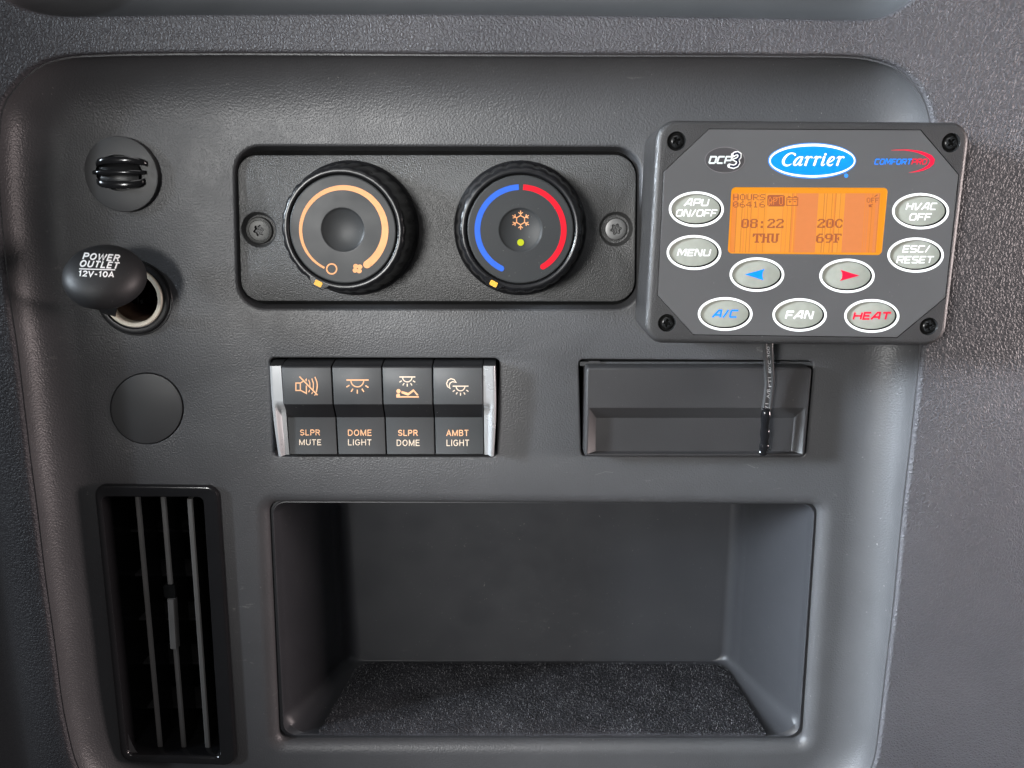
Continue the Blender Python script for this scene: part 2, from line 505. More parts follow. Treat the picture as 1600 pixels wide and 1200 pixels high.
def A_(cx, cy, rx, ry, a0, a1, n=10):
    return [(cx + rx * math.cos(math.radians(a0 + (a1 - a0) * i / n)), cy + ry * math.sin(math.radians(a0 + (a1 - a0) * i / n))) for i in range(n + 1)]
SANS = {
 'S': (.66, [A_(.33, .72, .25, .22, 15, 250) + A_(.33, .28, .27, .22, 75, -165)]),
 'L': (.56, [[(.07, 1), (.07, .06), (.56, .06)]]),
 'P': (.64, [[(.07, 0), (.07, .94), (.34, .94)] + A_(.36, .71, .23, .23, 80, -80) + [(.34, .48), (.07, .48)]]),
 'R': (.68, [[(.07, 0), (.07, .94), (.34, .94)] + A_(.36, .72, .23, .22, 80, -80) + [(.34, .50), (.07, .50)], [(.38, .50), (.64, 0)]]),
 'M': (.84, [[(.07, 0), (.07, 1)], [(.77, 0), (.77, 1)], [(.07, .97), (.42, .10), (.77, .97)]]),
 'U': (.70, [[(.07, 1), (.07, .34)] + A_(.35, .34, .28, .28, 180, 360) + [(.63, 1)]]),
 'T': (.62, [[(0, .94), (.62, .94)], [(.31, .92), (.31, 0)]]),
 'E': (.60, [[(.58, .94), (.07, .94), (.07, .06), (.60, .06)], [(.07, .52), (.53, .52)]]),
 'D': (.70, [[(.07, .06), (.07, .94), (.28, .94)] + A_(.30, .5, .34, .44, 80, -80) + [(.28, .06), (.05, .06)]]),
 'O': (.78, [A_(.39, .5, .32, .44, 90, 450, 24)]),
 'I': (.14, [[(.07, 0), (.07, 1)]]),
 'G': (.76, [A_(.39, .5, .32, .44, 40, 335, 20) + [(.70, .47), (.42, .47)]]),
 'H': (.70, [[(.07, 0), (.07, 1)], [(.63, 0), (.63, 1)], [(.07, .53), (.63, .53)]]),
 'A': (.70, [[(.02, 0), (.35, .97), (.68, 0)], [(.15, .33), (.55, .33)]]),
 'B': (.66, [[(.07, .06), (.07, .94), (.34, .94)] + A_(.35, .74, .20, .20, 80, -80) + [(.34, .54), (.07, .54)], [(.34, .54)] + A_(.36, .30, .23, .24, 80, -80) + [(.34, .06), (.05, .06)]]),
 'W': (.96, [[(.02, 1), (.24, .04), (.48, .90), (.72, .04), (.94, 1)]]),
 'V': (.70, [[(.02, 1), (.35, .03), (.68, 1)]]),
 '1': (.42, [[(.06, .74), (.26, .95), (.26, 0)]]),
 '2': (.62, [A_(.31, .68, .24, .26, 170, -20) + [(.07, .06), (.60, .06)]]),
 '0': (.66, [A_(.33, .5, .26, .44, 90, 450, 20)]),
 '-': (.40, [[(.04, .42), (.36, .42)]]),
}
def sans_words(mb, mp, text, box, m, lw=1.5, shear=0.0, rot=0.0, eps=0.06, gap=0.17):
    X = 0; items = []
    for ch in text:
        wd, st = SANS[ch]; items.append((X, st)); X += wd + gap
    X -= gap
    x0, y0, x1, y1 = box; hgt = y1 - y0; sx = (x1 - x0 - shear * hgt) / X
    cx, cy = (x0 + x1) / 2, (y0 + y1) / 2; cr, sr = math.cos(rot), math.sin(rot)
    for ox, st in items:
        for q in st:
            pts = []
            for px, py in q:
                X_ = x0 + (ox + px) * sx + shear * py * hgt - cx; Y_ = y1 - py * hgt - cy
                pts.append((cx + X_ * cr - Y_ * sr, cy + X_ * sr + Y_ * cr))
            cl = (Vector(pts[0]) - Vector(pts[-1])).length < .01
            stroke(mb, mp, pts[:-1] if cl else pts, lw, m, closed=cl, eps=eps)

BIG = {
 '0': ['.#####..', '##...##.', '##...##.', '##.#.##.', '##.#.##.', '##...##.', '##...##.', '.#####..'],
 '8': ['.#####..', '##...##.', '##...##.', '.#####..', '##...##.', '##...##.', '##...##.', '.#####..'],
 '2': ['.#####..', '##...##.', '.....##.', '...###..', '..##....', '.##.....', '##...##.', '#######.'],
 ':': ['........', '........', '..##....', '..##....', '........', '........', '..##....', '..##....'],
 'T': ['########', '##.##.##', '#..##..#', '...##...', '...##...', '...##...', '...##...', '..####..'],
 'H': ['###..###', '.##..##.', '.##..##.', '.######.', '.##..##.', '.##..##.', '.##..##.', '###..###'],
 'U': ['###..###', '.##..##.', '.##..##.', '.##..##.', '.##..##.', '.##..##.', '.##..##.', '..####..'],
 'C': ['..####..', '.##..##.', '##....#.', '##......', '##......', '##....#.', '.##..##.', '..####..'],
 '6': ['..####..', '.##.....', '##......', '######..', '##...##.', '##...##.', '##...##.', '.#####..'],
 '9': ['.#####..', '##...##.', '##...##.', '##...##.', '.######.', '.....##.', '....##..', '.####...'],
 'F': ['#######.', '.##...#.', '.##.....', '.##.#...', '.####...', '.##.#...', '.##.....', '####....'],
}
SMALL = {
 'H': ['#...#', '#...#', '#...#', '#####', '#...#', '#...#', '#...#'],
 'O': ['.###.', '#...#', '#...#', '#...#', '#...#', '#...#', '.###.'],
 'U': ['#...#', '#...#', '#...#', '#...#', '#...#', '#...#', '.###.'],
 'R': ['####.', '#...#', '#...#', '####.', '#.#..', '#..#.', '#...#'],
 'S': ['.####', '#....', '#....', '.###.', '....#', '....#', '####.'],
 '0': ['.###.', '#...#', '#..##', '#.#.#', '##..#', '#...#', '.###.'],
 '6': ['..##.', '.#...', '#....', '####.', '#...#', '#...#', '.###.'],
 '4': ['...#.', '..##.', '.#.#.', '#..#.', '#####', '...#.', '...#.'],
 '1': ['..#..', '.##..', '..#..', '..#..', '..#..', '..#..', '.###.'],
 'F': ['#####', '#....', '#....', '####.', '#....', '#....', '#....'],
 'A': ['.###.', '#...#', '#...#', '#####', '#...#', '#...#', '#...#'],
 'P': ['####.', '#...#', '#...#', '####.', '#....', '#....', '#....'],
}
def bitmap(mb, mp, text, box, font, m, pitch, eps=0.12, skew=0.0):
    x0, y0, x1, y1 = box
    rows = len(font[text[0]]); cols = pitch * (len(text) - 1) + len(font[text[0]][0])
    cw = (x1 - x0) / cols; chh = (y1 - y0) / rows
    for i, ch in enumerate(text):
        for r, row in enumerate(font[ch]):
            c = 0
            while c < len(row):
                if row[c] == '#':
                    e = c
                    while e < len(row) and row[e] == '#': e += 1
                    X0 = x0 + (i * pitch + c) * cw + skew * (r / rows); X1 = x0 + (i * pitch + e) * cw + skew * (r / rows)
                    poly(mb, mp, [(X0, y0 + r * chh), (X1, y0 + r * chh), (X1, y0 + (r + 1) * chh), (X0, y0 + (r + 1) * chh)], m, eps)
                    c = e
                else: c += 1

def ell(a, n=8):
    """quarter-round helper: list of (sin, 1-cos) pairs from 0 to 1"""
    return [(math.sin(PI / 2 * i / n), 1 - math.cos(PI / 2 * i / n)) for i in range(n + 1)]

# =================================================================== THE SETTING: grained wall trim
TRIM = 16.0
panel_px = [(107, 87), (67, 97), (37, 117), (15, 141), (0, 165), (-6, 210), (-6, 290), (0, 370), (12, 477), (23, 550), (33, 633), (43, 717),
            (54, 800), (67, 907), (82, 1013), (93, 1100), (103, 1150), (116, 1197), (140, 1240), (185, 1272), (260, 1285), (500, 1290),
            (800, 1290), (1100, 1290), (1250, 1285), (1310, 1272), (1345, 1240), (1367, 1197), (1378, 1130), (1387, 1053), (1400, 943), (1414, 800), (1428, 680), (1442, 543),
            (1455, 400), (1462, 290), (1461, 225), (1456, 180), (1445, 148), (1424, 121), (1402, 104), (1376, 94), (1345, 88), (1200, 85.5), (1000, 84.5), (800, 84),
            (600, 83), (400, 82), (300, 82), (200, 83), (150, 84.5)]
OUT = ccw(smooth_loop([at(x, y, TRIM).to_2d() for x, y in panel_px], 260))
upper_px = [(-10, -60), (0, -18), (12, 0), (37, 12), (65, 20), (100, 24), (150, 24), (260, 22), (400, 21), (600, 20.5), (800, 21), (1000, 24), (1200, 27), (1300, 29), (1350, 29), (1380, 25),
            (1407, 12), (1427, -2), (1445, -30), (1455, -70), (1450, -200), (1400, -260), (1200, -270), (700, -270), (200, -270), (50, -255), (-5, -190)]
UP = ccw(smooth_loop([at(x, y, TRIM).to_2d() for x, y in upper_px], 180))
b = MB()
big = [Vector((-900, -800)), Vector((900, -800)), Vector((900, 700)), Vector((-900, 700))]
lo, lu = offset(OUT, -1.6), offset(UP, -1.6)
ea, eb = at(-2, 370, TRIM), at(103, 1150, TRIM)
def trim_z(x, y):
    # the trim rolls away to the left of the panel
    xe = ea.x + (eb.x - ea.x) * (y - ea.y) / (eb.y - ea.y)
    dx = min(max(0.0, xe - 1.8 - x), 27.0); R_ = 34.0
    dz = R_ - math.sqrt(R_ * R_ - dx * dx)
    extra = max(0.0, xe - 1.8 - x - 27.0)
    return TRIM - dz - extra * .9
cv = [p.copy() for p in big] + [p.copy() for p in lo] + [p.copy() for p in lu]
n0, n1 = len(lo), len(lu)
ce = [(0, 1), (1, 2), (2, 3), (3, 0)] + [(4 + i, 4 + (i + 1) % n0) for i in range(n0)] + [(4 + n0 + i, 4 + n0 + (i + 1) % n1) for i in range(n1)]
gx0, gx1, gy0, gy1 = -330, 330, -360, 190
lo2, lu2 = offset(OUT, -3.0), offset(UP, -3.0)
for i in range(int((gx1 - gx0) / 5) + 1):
    for j in range(int((gy1 - gy0) / 11) + 1):
        x, y = gx0 + i * 5 + (2.5 if j % 2 else 0), gy0 + j * 11
        if x > -120 and i % 4: continue
        if not inpoly(x, y, lo2) and not inpoly(x, y, lu2): cv.append(Vector((x, y)))
dv, de, df, *_ = geometry.delaunay_2d_cdt(cv, ce, [], 0, 1e-4)
zs = [TRIM if 4 <= min(o_ or [0]) < 4 + n0 + n1 else trim_z(p.x, p.y) for p, o_ in zip(dv, _[0])]
base = len(b.v); mi = b.mat('leather')
b.v += [Vector((p.x, p.y, z)) for p, z in zip(dv, zs)]
for f in df:
    cx = sum(dv[i].x for i in f) / len(f); cy = sum(dv[i].y for i in f) / len(f)
    if inpoly(cx, cy, lo) or inpoly(cx, cy, lu): continue
    b.f.append(tuple(base + i for i in f)); b.mi.append(mi)
for L in (OUT, UP):
    b.prof(L, [(-1.6 + 1.6 * s, TRIM - 1.6 * c) for s, c in ell(1, 6)], 'leather')
trim = build('wall', b)
trim['kind'] = 'structure'

# upper panel: the neighbouring recess whose lower edge shows along the top
b = MB()
b.prof(UP, [(0, TRIM - 1.6)] + [(0 + 12 * c, (TRIM - 1.6) * (1 - s) + (-2) * s) for s, c in ell(1, 10)], 'upper', cap1=True)
o = build('recessed_panel', b, at_mm=(0, 130, 0))
o['label'] = 'dark smooth recessed panel cut off by the top edge of the picture'; o['category'] = 'panel'

# =================================================================== CONTROL PANEL with its openings
def hole_loop(kind): return HOLES[kind]
HOLES = {}
HOLES['plate'] = rquad(pxquad((366, 228.5), (1002, 230), (1000, 483), (372, 482), 0), [10.5, 10.5, 11, 11])
HOLES['switch'] = rquad(pxquad((421, 559), (781, 560), (776, 714), (427, 713), 0), 2.2)
HOLES['cover'] = rquad(pxquad((904, 561.5), (1271, 563.5), (1258, 714), (908, 713), 0), 2.2)
HOLES['vent'] = rquad(pxquad((152, 765), (333, 767), (362, 1190), (195, 1184), 0), 4)
HOLES['pocket'] = rquad(pxquad((394, 768), (1306, 772), (1277, 1182), (414, 1181), 0), 11)
HOLES['outlet'] = pxellipse(209, 465, 53, 53, 0)
HOLES['plug'] = pxellipse(229.6, 638.5, 57.3, 56, 0, 64)
b = MB()
# dished rim
ry = TRIM - 1.6
unit = [q - p for p, q in zip(OUT, offset(OUT, 1.0))]      # inward normals; the upper wall is the widest
wide = [18.2 + 9.0 * max(0.0, -u.y) ** 2 for u in unit]
for _ in range(12): wide = [(wide[i - 1] + wide[i] + wide[(i + 1) % len(wide)]) / 3 for i in range(len(wide))]
rim = [[Vector((*p, ry)) for p in OUT]]
for s_, c_ in ell(1, 20): rim.append([Vector((*(p + u * (0.6 + w_ * c_)), ry * (1 - s_))) for p, u, w_ in zip(OUT, unit, wide)])
b.strip(rim, 'panel')
inner = [p.to_2d() for p in rim[-1]]
flat_holes = []
for k, L in HOLES.items():
    if k == 'pocket':
        pr = [(0, 0)] + [(6.2 * s, -4.6 * c) for s, c in ell(1, 10)][1:] + [(6.4, -6.5), (6.5, -12)]
        b.prof(L, pr, 'panel')
        flat_holes.append(L)
    else:
        r = {'plate': 1.3, 'outlet': .5, 'plug': .35}.get(k, .8)
        dep = {'plate': 6, 'switch': 14, 'cover': 16, 'vent': 5, 'outlet': 4, 'plug': 2}[k]
        dr = {'plate': 1.2}.get(k, .3)
        b.prof(L, [(-r + r * s, -r * c) for s, c in ell(1, 5)] + [(dr, -dep)], 'panel')
        flat_holes.append(offset(L, -r))
        if k in ('plate', 'switch', 'cover', 'plug'):
            b.prof(L, [(dr, -dep), (dr + .4, -dep)], 'void', cap1=True)
b.fill(inner, flat_holes, 0, 'panel')
# old knocks and rubs in the plastic
pm0 = plane_map(0)
for pts in ([(1349, 757), (1356, 752), (1360, 753), (1353, 759)], [(1360, 749), (1367, 744), (1371, 746), (1370, 752), (1364, 754)], ):
    poly(b, pm0, pts, 'knock', .04)
for x, y, r_ in ((688, 176, 2.2), (702, 190, 1.5), (668, 194, 1.4), (724, 214, 1.7), (650, 206, 1.1), (1062, 602, .9), (1010, 752, 1.0), (860, 522, .8), (330, 560, .8), (1216, 744, .9), (560, 206, 1.0)):
    pts = [(x + r_ * random.uniform(.5, 1.5) * math.cos(2 * PI * i / 7), y + r_ * random.uniform(.4, 1.2) * math.sin(2 * PI * i / 7)) for i in range(7)]
    poly(b, pm0, pts, 'knock', .03)
for pts in ([(930, 742), (946, 737), (958, 738)], [(1168, 726), (1180, 731)], [(820, 196), (842, 190)], [(612, 512), (632, 516)]):
    stroke(b, pm0, pts, .9, 'knock', eps=.03)
o = build('dashboard', b, at_mm=(0, -80, 0))
o['label'] = 'dark grey moulded plastic panel with a dished rim, surrounding the dials, switches and pocket'
o['category'] = 'dashboard'

# =================================================================== SENSOR GRILLE (top left disc with fins)
c0 = at(194, 272, 0)
t = thing('sensor_grille', 'small round disc with three curved fins, top left above the power outlet', 'grille', c0)
b = MB()
R = 56.5 * mm(3)
L = circ(at(189, 272.5, 2.6), R, 72)
b.prof(L, [(0, 0), (0, 2.1), (.15, 2.5), (.5, 2.6)], 'plug')
hole = circ(at(186, 270, 2.6), 36 * mm(3), 48, ry=27 * mm(3))
b.fill(offset(L, .5), [hole], 2.6, 'plug')
b.prof(hole, [(0, 2.6), (.4, -1)], 'black', cap1=True)
build('disc', b, t)
b = MB()     # barrel behind fins
for y0, y1 in ((255, 267), (272, 286)):
    p0, p1 = at(152, y1, 3), at(214, y0, 3)
    rows = []
    for i in range(13):
        f = i / 12; x = p0.x + (p1.x - p0.x) * f
        z = 1.4 + 1.6 * math.sin(PI * f)
        rows.append([(x, p0.y, z), (x, (p0.y + p1.y) / 2, z + .5), (x, p1.y, z)])
    b.strip(rows, 'black', closed=False)
build('barrel', b, t)
for cx, cy, hw, hh, bow in ((184, 250, 39, 5, 1), (181, 269, 41, 3.6, 0), (184, 288.5, 37, 5.5, -1)):
    b = MB()
    p = at(cx, cy, 6); rows = []
    for i in range(17):
        f = -1 + 2 * i / 16
        x = p.x + f * hw * mm(6)
        z = 3.0 + 3.4 * math.sqrt(max(0, 1 - f * f * .96))
        ye = (abs(f) ** 4) * 1.4 * (-bow)
        h2 = hh * mm(6) * (1 - .25 * abs(f) ** 6)
        rows.append([(x, p.y - h2 + ye, .5), (x, p.y - h2 + ye, z - .3), (x, p.y - h2 * .6 + ye, z), (x, p.y + h2 * .6 + ye, z), (x, p.y + h2 + ye, z - .3), (x, p.y + h2 + ye, .5)])
    b.strip(rows, 'gloss', True, True)
    build('fin', b, t, sharp=50)

# =================================================================== POWER OUTLET
oc = at(209, 465, 0)
t = thing('power_outlet', 'round power outlet with metal sleeve and its black lettered cap swung open', 'power outlet', oc)
b = MB(); s = mm(1)
b.prof(circ(oc, 58 * s, 64), [(0, 0), (0, 1.2), (.3, 1.7), (.9, 1.9), (57 * s - 49 * s, 1.7), (58 * s - 48.5 * s, .6)], 'black')
b.prof(circ(oc, 61.5 * s, 64), [(0, 0.02), (.2, .35), (1.0, .4)], 'black')
build('collar', b, t)
b = MB()
ring = circ(at(207, 465, 2), 47.5 * mm(2), 64)
b.prof(ring, [(0, 0), (0, 2.2), (.35, 2.6), (1.5, 2.6), (1.95, 2.2), (2.1, 0.5)], 'sleeve')
b.prof(ring, [(2.1, .5), (2.15, -1.5)], 'sleeve')
b.prof(ring, [(2.15, -1.5), (2.3, -9), (2.6, -9.5), (2.7, -36)], 'barrel', cap1=True)
build('sleeve', b, t)
b = MB()
q = at(214, 462, -20)
b.box(q.x - 4, q.x + 4.5, q.y - 3.2, q.y - 1.4, -34, -16, 'void')
b.box(q.x + 1.4, q.x + 3, q.y - 3, q.y + 6, -34, -15, 'void')
b.prof(circ((q.x - 1, q.y), 2.2, 20), [(0, -36), (0, -22), (.4, -21.6)], 'barrel', cap1=True)
build('contact', b, t)
# the cap: a domed rubber lid seen tilted
cc = at(162, 429, 24)
view = (CAM - cc).normalized()
ax = (view + Vector((-.27, .73, 0))).normalized()
ux = Vector((1, .36, 0)); ux = (ux - ax * ux.dot(ax)).normalized(); uy = ax.cross(ux)
b = MB(); rows = []; Rc = 14.7
for r_, z_ in ((.0001, -4.2), (.80, -4.4), (.93, -4.0), (.985, -2.8), (1.0, -1.2), (.99, .4), (.95, 2.3), (.87, 4.1), (.75, 5.6), (.60, 6.8), (.42, 7.6), (.22, 8.1), (.0001, 8.25)):
    rows.append([cc + ax * (z_ - 1) + (ux * math.cos(2 * PI * i / 64) * 1.04 + uy * math.sin(2 * PI * i / 64) * .98) * (r_ * Rc) for i in range(64)])
b.strip(rows, 'rubber')
capb = MB(); capb.join(b); sm = surf_map(capb.bvh())
rt = math.radians(3.5)
sans_words(b, sm, 'POWER', (129, 397, 188.5, 407), 'cap_print', 2.3, .30, rt, .10, .2)
sans_words(b, sm, 'OUTLET', (124, 408.5, 187, 418.5), 'cap_print', 2.3, .30, rt, .10, .2)
stroke(b, sm, [(124, 420.2), (140, 420.8), (160, 421.3), (180, 421.8)], 1.7, 'cap_print', eps=.1)
sans_words(b, sm, '12V-10A', (122.5, 424, 178.5, 432.5), 'cap_print', 2.1, .12, math.radians(2), .10, .16)
cap = build('cap', b, t, sharp=60)
b = MB()     # hinge tongue from the cap down to the collar
A = cc - ax * 3.5 + Vector((3, -6, 0)); B = at(172, 486, 1.5)
for k in range(1):
    rows = []
    for i in range(9):
        f = i / 8
        p = A.lerp(B, f) + Vector((-1.5 * math.sin(PI * f), -1.5 * math.sin(PI * f), 0))
        rows.append([p + Vector((-3.2, 1.6, 0)), p + Vector((-3.2, -.6, 1)), p + Vector((2.6, -2.4, 1)), p + Vector((3.0, .4, 0))])
    b.strip(rows, 'rubber', True, True)
build('hinge_strap', b, t, sharp=60)

# =================================================================== BLANK PLUG
b = MB()
pc = at(229.5, 638.5, .3)
b.prof(pxellipse(228.9, 638.5, 55.9, 54.8, .3, 64), [(0, -1.5), (0, .05), (.12, .25), (.5, .35)], 'plug', cap1=True)
o = build('blank_plug', b, at_mm=pc)
o['label'] = 'flat round grey blanking plug below the power outlet'; o['category'] = 'plug'

# =================================================================== AIR VENT
vq = pxquad((146, 758), (339, 760.5), (368.5, 1197), (189, 1190.5), 2.5)
t = thing('air_vent', 'tall narrow glossy black air vent with three slim vanes, left of the open pocket', 'air vent', at(255, 980, 0))
b = MB()
Lo = rquad(vq, [6, 6, 5, 5])
Li = rquad(pxquad((160, 776), (318, 776.5), (344, 1180), (201, 1178), 1.0), [2.2, 2.2, 2.6, 2.6])
b.strip([[Vector((*offset(Lo, d)[i][:2], z)) for i in range(len(Lo))] for d, z in [(0, 0), (0, 1.6), (.3, 2.3), (.9, 2.6), (1.6, 2.5)]] +
        [[Vector((*offset(Li, d)[i][:2], z)) for i in range(len(Li))] for d, z in [(-.9, 2.2), (-.3, 1.7), (0, 1.0), (.3, -6), (.6, -38)]], 'gloss')
b.prof(Li, [(.6, -38), (2, -38.01)], 'void', cap1=True)
build('frame', b, t)
VZ = -4.0
for (x0, y0), (x1, y1), tab in (((215, 783), (250, 1171), 0), ((255, 783), (287, 1173), 1), ((296.5, 786), (324.5, 1172), 0)):
    p0, p1 = at(x0, y0, VZ), at(x1, y1, VZ)
    p0 = p0 + (p0 - p1).normalized() * 2; p1 = p1 + (p1 - p0).normalized() * 2
    hw = 1.3
    sec = [(-hw * .8, VZ - 15), (-hw, VZ - .5), (-hw * .6, VZ), (hw * .6, VZ), (hw, VZ - .5), (hw * .8, VZ - 15)]
    b = MB()
    b.strip([[(p.x + dx, p.y, z) for dx, z in sec] for p in (p1, p0)], 'vane', True, True)
    side = b.mat('gloss')  # vane flanks blackened: their shade is put into the colour
    for i, f in enumerate(b.f):
        if i in (0, 4): b.mi[i] = side
    v = build('vane', b, t, sharp=40)
    if tab:
        b = MB()
        ta, tb = at(266.5, 937, VZ + 2), at(271, 1014, VZ + 2)
        sec2 = [(-1.9, VZ - 1), (-1.75, VZ + 1.4), (-1.2, VZ + 2), (1.2, VZ + 2), (1.75, VZ + 1.4), (1.9, VZ - 1)]
        b.strip([[(p.x + dx, p.y, z) for dx, z in sec2] for p in (tb, ta)], 'vane', True, True)
        kn = at(265, 925, VZ + 1)
        b.prof(rquad([(kn.x - 3, kn.y - 3.4), (kn.x + 3, kn.y - 3.4), (kn.x + 3, kn.y + 3.4), (kn.x - 3, kn.y + 3.4)], 1.2), [(0, VZ - 3), (0, VZ + .6), (.4, VZ + 1)], 'void', cap1=True)
        build('adjuster_tab', b, v, sharp=40)
for yy in (822, 890, 958, 1026, 1094):
    p0, p1 = at(170 + (yy - 780) * .1, yy, -26), at(330 + (yy - 780) * .06, yy + 2, -26)
    b = MB(); b.box(p0.x - 4, p1.x + 2, p0.y - .6, p0.y + .6, -37, -20, 'cover')
    build('louvre', b, t)

# =================================================================== CLIMATE CONTROL PLATE with two knobs
PZ = -2.0
def star(c, r, lobes, depth, n=60, rot=0.0):
    return [Vector((c[0] + r * (1 + depth * math.cos(lobes * a)) * math.cos(a + rot), c[1] + r * (1 + depth * math.cos(lobes * a)) * math.sin(a + rot))) for a in (2 * PI * i / n for i in range(n))]
t = thing('climate_control', 'black textured heater plate holding two round dials, left of the screen unit', 'climate control', at(683, 358, PZ))
plate = rquad(pxquad((370.5, 242.5), (994.5, 241.5), (992, 471.5), (377, 470.5), PZ), [8.5, 9, 9.5, 8])
b = MB()
b.prof(plate, [(0, -5), (0, PZ - .5), (.2, PZ - .12), (.6, PZ)], 'plate')
scr = [(at(404.5, 359, PZ), 27 * mm()), (at(962.5, 358, PZ), 26 * mm())]
holes = [circ(c, r, 40) for c, r in scr]
b.fill(offset(plate, .6), [offset(h, -.5) for h in holes], PZ, 'plate')
for h in holes:
    b.prof(h, [(-.5, PZ), (-.15, PZ - .15), (0, PZ - .5), (1.1, PZ - 2.9)], 'plate')
    b.prof(h, [(1.1, PZ - 2.9), (1.5, PZ - 3)], 'plate', cap1=True)
build('plate', b, t)
for i, (c, r) in enumerate(scr):
    m = 'darksteel' if i == 0 else 'steel'
    c = at(406, 360, PZ - 3) if i == 0 else at(962, 358, PZ - 3)
    b = MB(); rr = (21 if i == 0 else 17.5) * mm(PZ)
    L = circ(c, rr, 40); S = ccw(star(c, 7.8 * mm(PZ), 6, .17, 60, .2))
    b.prof(L, [(0, PZ - 4), (0, PZ - 2.4), (.3, PZ - 1.9), (.9, PZ - 1.7)], m)
    b.fill(offset(L, .9), [S], PZ - 1.7, m)
    b.prof(S, [(0, PZ - 1.7), (.25, PZ - 3.2)], 'blackscrew', cap1=True)
    if i == 0:
        b.prof(L, [(.9, PZ - 1.69), (1.0, PZ - 1.55), (1.3, PZ - 1.5), (1.5, PZ - 1.68)], m)
    build('screw', b, t)

KH = 18.6
KM = mm(KH)
def knob(px_base, label, second):
    kc = at(*px_base, PZ); c = (kc.x, kc.y)
    NT = 26
    def wob(r, amt, i, n):
        q = (i / n * NT) % 1.0
        return r - amt * (0.5 - 0.5 * math.cos(2 * PI * q)) ** 3
    n = NT * 12
    def ringl(r, z, amt=0): return [(c[0] + wob(r, amt, i, n) * math.cos(2 * PI * i / n), c[1] + wob(r, amt, i, n) * math.sin(2 * PI * i / n), z) for i in range(n)]
    b = MB()
    b.strip([ringl(27.9, PZ + .3), ringl(27.9, PZ + 1.6), ringl(27.5, PZ + 2.2), ringl(27.0, PZ + 2.5, .0), ringl(26.8, PZ + 3.0, .4), ringl(25.8, PZ + 10, .45), ringl(24.9, KH - 2.2, .45), ringl(24.5, KH - 1.0, .35), ringl(23.7, KH - .2, .15), ringl(23.1, KH, 0),
             ringl(22.2, KH - .05), ringl(21.7, KH - .35), ringl(21.5, KH - 1.4)], 'knob')
    b.strip([ringl(21.5, KH - 1.4), ringl(21.0, KH - 1.42)], 'void')
    kn = build('knob', b, t, sharp=50, label=label)
    # dial face with shallow finger dish
    z = KH - .15
    fb = MB()
    fc = circ(c, 21.15, 96)
    dr = 33 * KM
    prof = [(0, KH - 1.6), (.05, z - .2), (.35, z), (.6, z), (.9, z), (21.15 - dr - .9, z), (21.15 - dr - .6, z), (21.15 - dr - .35, z), (21.15 - dr - .1, z - .04), (21.15 - dr + .12, z - .3)]
    dep = 1.5 if not second else 1.1
    for i in range(1, 13):
        f = i / 12.0
        r_ = (dr - .12) * (1 - f)
        prof.append((21.15 - max(r_, .02), z - .3 - dep * (1 - (1 - f) ** 2)))
    fb.strip([[Vector((p.x, p.y, zz)) for p in circ(c, 21.15 - d, 96)] for d, zz in prof], 'face')
    sm = surf_map(fb.bvh()); pm = plane_map(z)
    k0 = at(*px_base, z)      # face centre in pixels
    d = Vector((k0.x, k0.y, z))
    rel = Vector((c[0], c[1], z)) - CAM
    ct, st = math.cos(PITCH), math.sin(PITCH)
    depth = -rel.z * ct - rel.y * st
    fx = 800 + FPX * rel.x / depth; fy = 600 - FPX * (rel.y * ct - rel.z * st) / depth
    mk = MB()
    if not second:
        pts = []
        for i in range(71):
            f = i / 70; a = 207 + (505 - 207) * f
            x, y = arcpts(fx, fy, 66, a, a, 1)[0]
            pts.append((x, y, 3.2 + 8.8 * f))
        stroke(mk, pm, pts, 1, 'orange')
        ex, ey, ew = pts[-1]; dot(mk, pm, ex, ey, 6, 'orange', .12)
        sx_, sy_, sw = pts[0]; dot(mk, pm, sx_, sy_, 1.7, 'orange', .12)
        stroke(mk, pm, arcpts(fx - 17.5, fy + 61, 7.8, 0, 354, 30), 2.3, 'orange', closed=True)
        for q in range(4):
            a = q * PI / 2 + .15
            cx_, cy_ = fx + 22.5 + 4.6 * math.cos(a + PI / 4) , fy + 60.5 + 4.6 * math.sin(a + PI / 4)
            pts = []
            for i in range(16):
                th = 2 * PI * i / 16
                ru = 4.3 if math.cos(th) > -.3 else 3.6
                pts.append((cx_ + ru * math.cos(th), cy_ + 3.7 * math.sin(th)))
            poly(mk, pm, pts, 'orange', .06 + .01 * q)
    else:
        stroke(mk, pm, arcpts(fx - .5, fy, 67, 358, 206, 60), 8.8, 'blueband')
        ex, ey = arcpts(fx - .5, fy, 67, 206, 206, 1)[0]; dot(mk, pm, ex, ey, 4.4, 'blueband', .12)
        stroke(mk, pm, arcpts(fx + .5, fy, 67, 3, 149, 60), 8.8, 'redband')
        ex, ey = arcpts(fx + .5, fy, 67, 149, 149, 1)[0]; dot(mk, pm, ex, ey, 4.4, 'redband', .12)
        X, Y = fx + 0, fy - 15.5
        stroke(mk, sm, [(X + 7.2 * math.sin(i * PI / 3), Y - 7.2 * math.cos(i * PI / 3)) for i in range(6)], 1.5, 'orange', closed=True)
        for i in range(6):
            a = i * PI / 3; s_, c_ = math.sin(a), math.cos(a)
            stroke(mk, sm, [(X + 6 * s_, Y - 6 * c_), (X + 15 * s_, Y - 15 * c_)], 1.5, 'orange')
            for sg in (-1, 1):
                a2 = a + sg * .9
                stroke(mk, sm, [(X + 9.5 * s_, Y - 9.5 * c_), (X + 9.5 * s_ + 4.4 * math.sin(a2), Y - 9.5 * c_ - 4.4 * math.cos(a2))], 1.4, 'orange')
    fb.join(mk)
    fo = build('dial_face', fb, kn, sharp=45)
    if second:
        b = MB(); p = [sm(fx + 5.3 * math.cos(2 * PI * i / 24), fy + 19.5 - 5.3 * math.sin(2 * PI * i / 24), .1) for i in range(24)]
        top = [q + Vector((0, 0, .25)) for q in p]
        b.strip([p, top], 'led', cap1=True)
        build('indicator_lamp', b, kn)
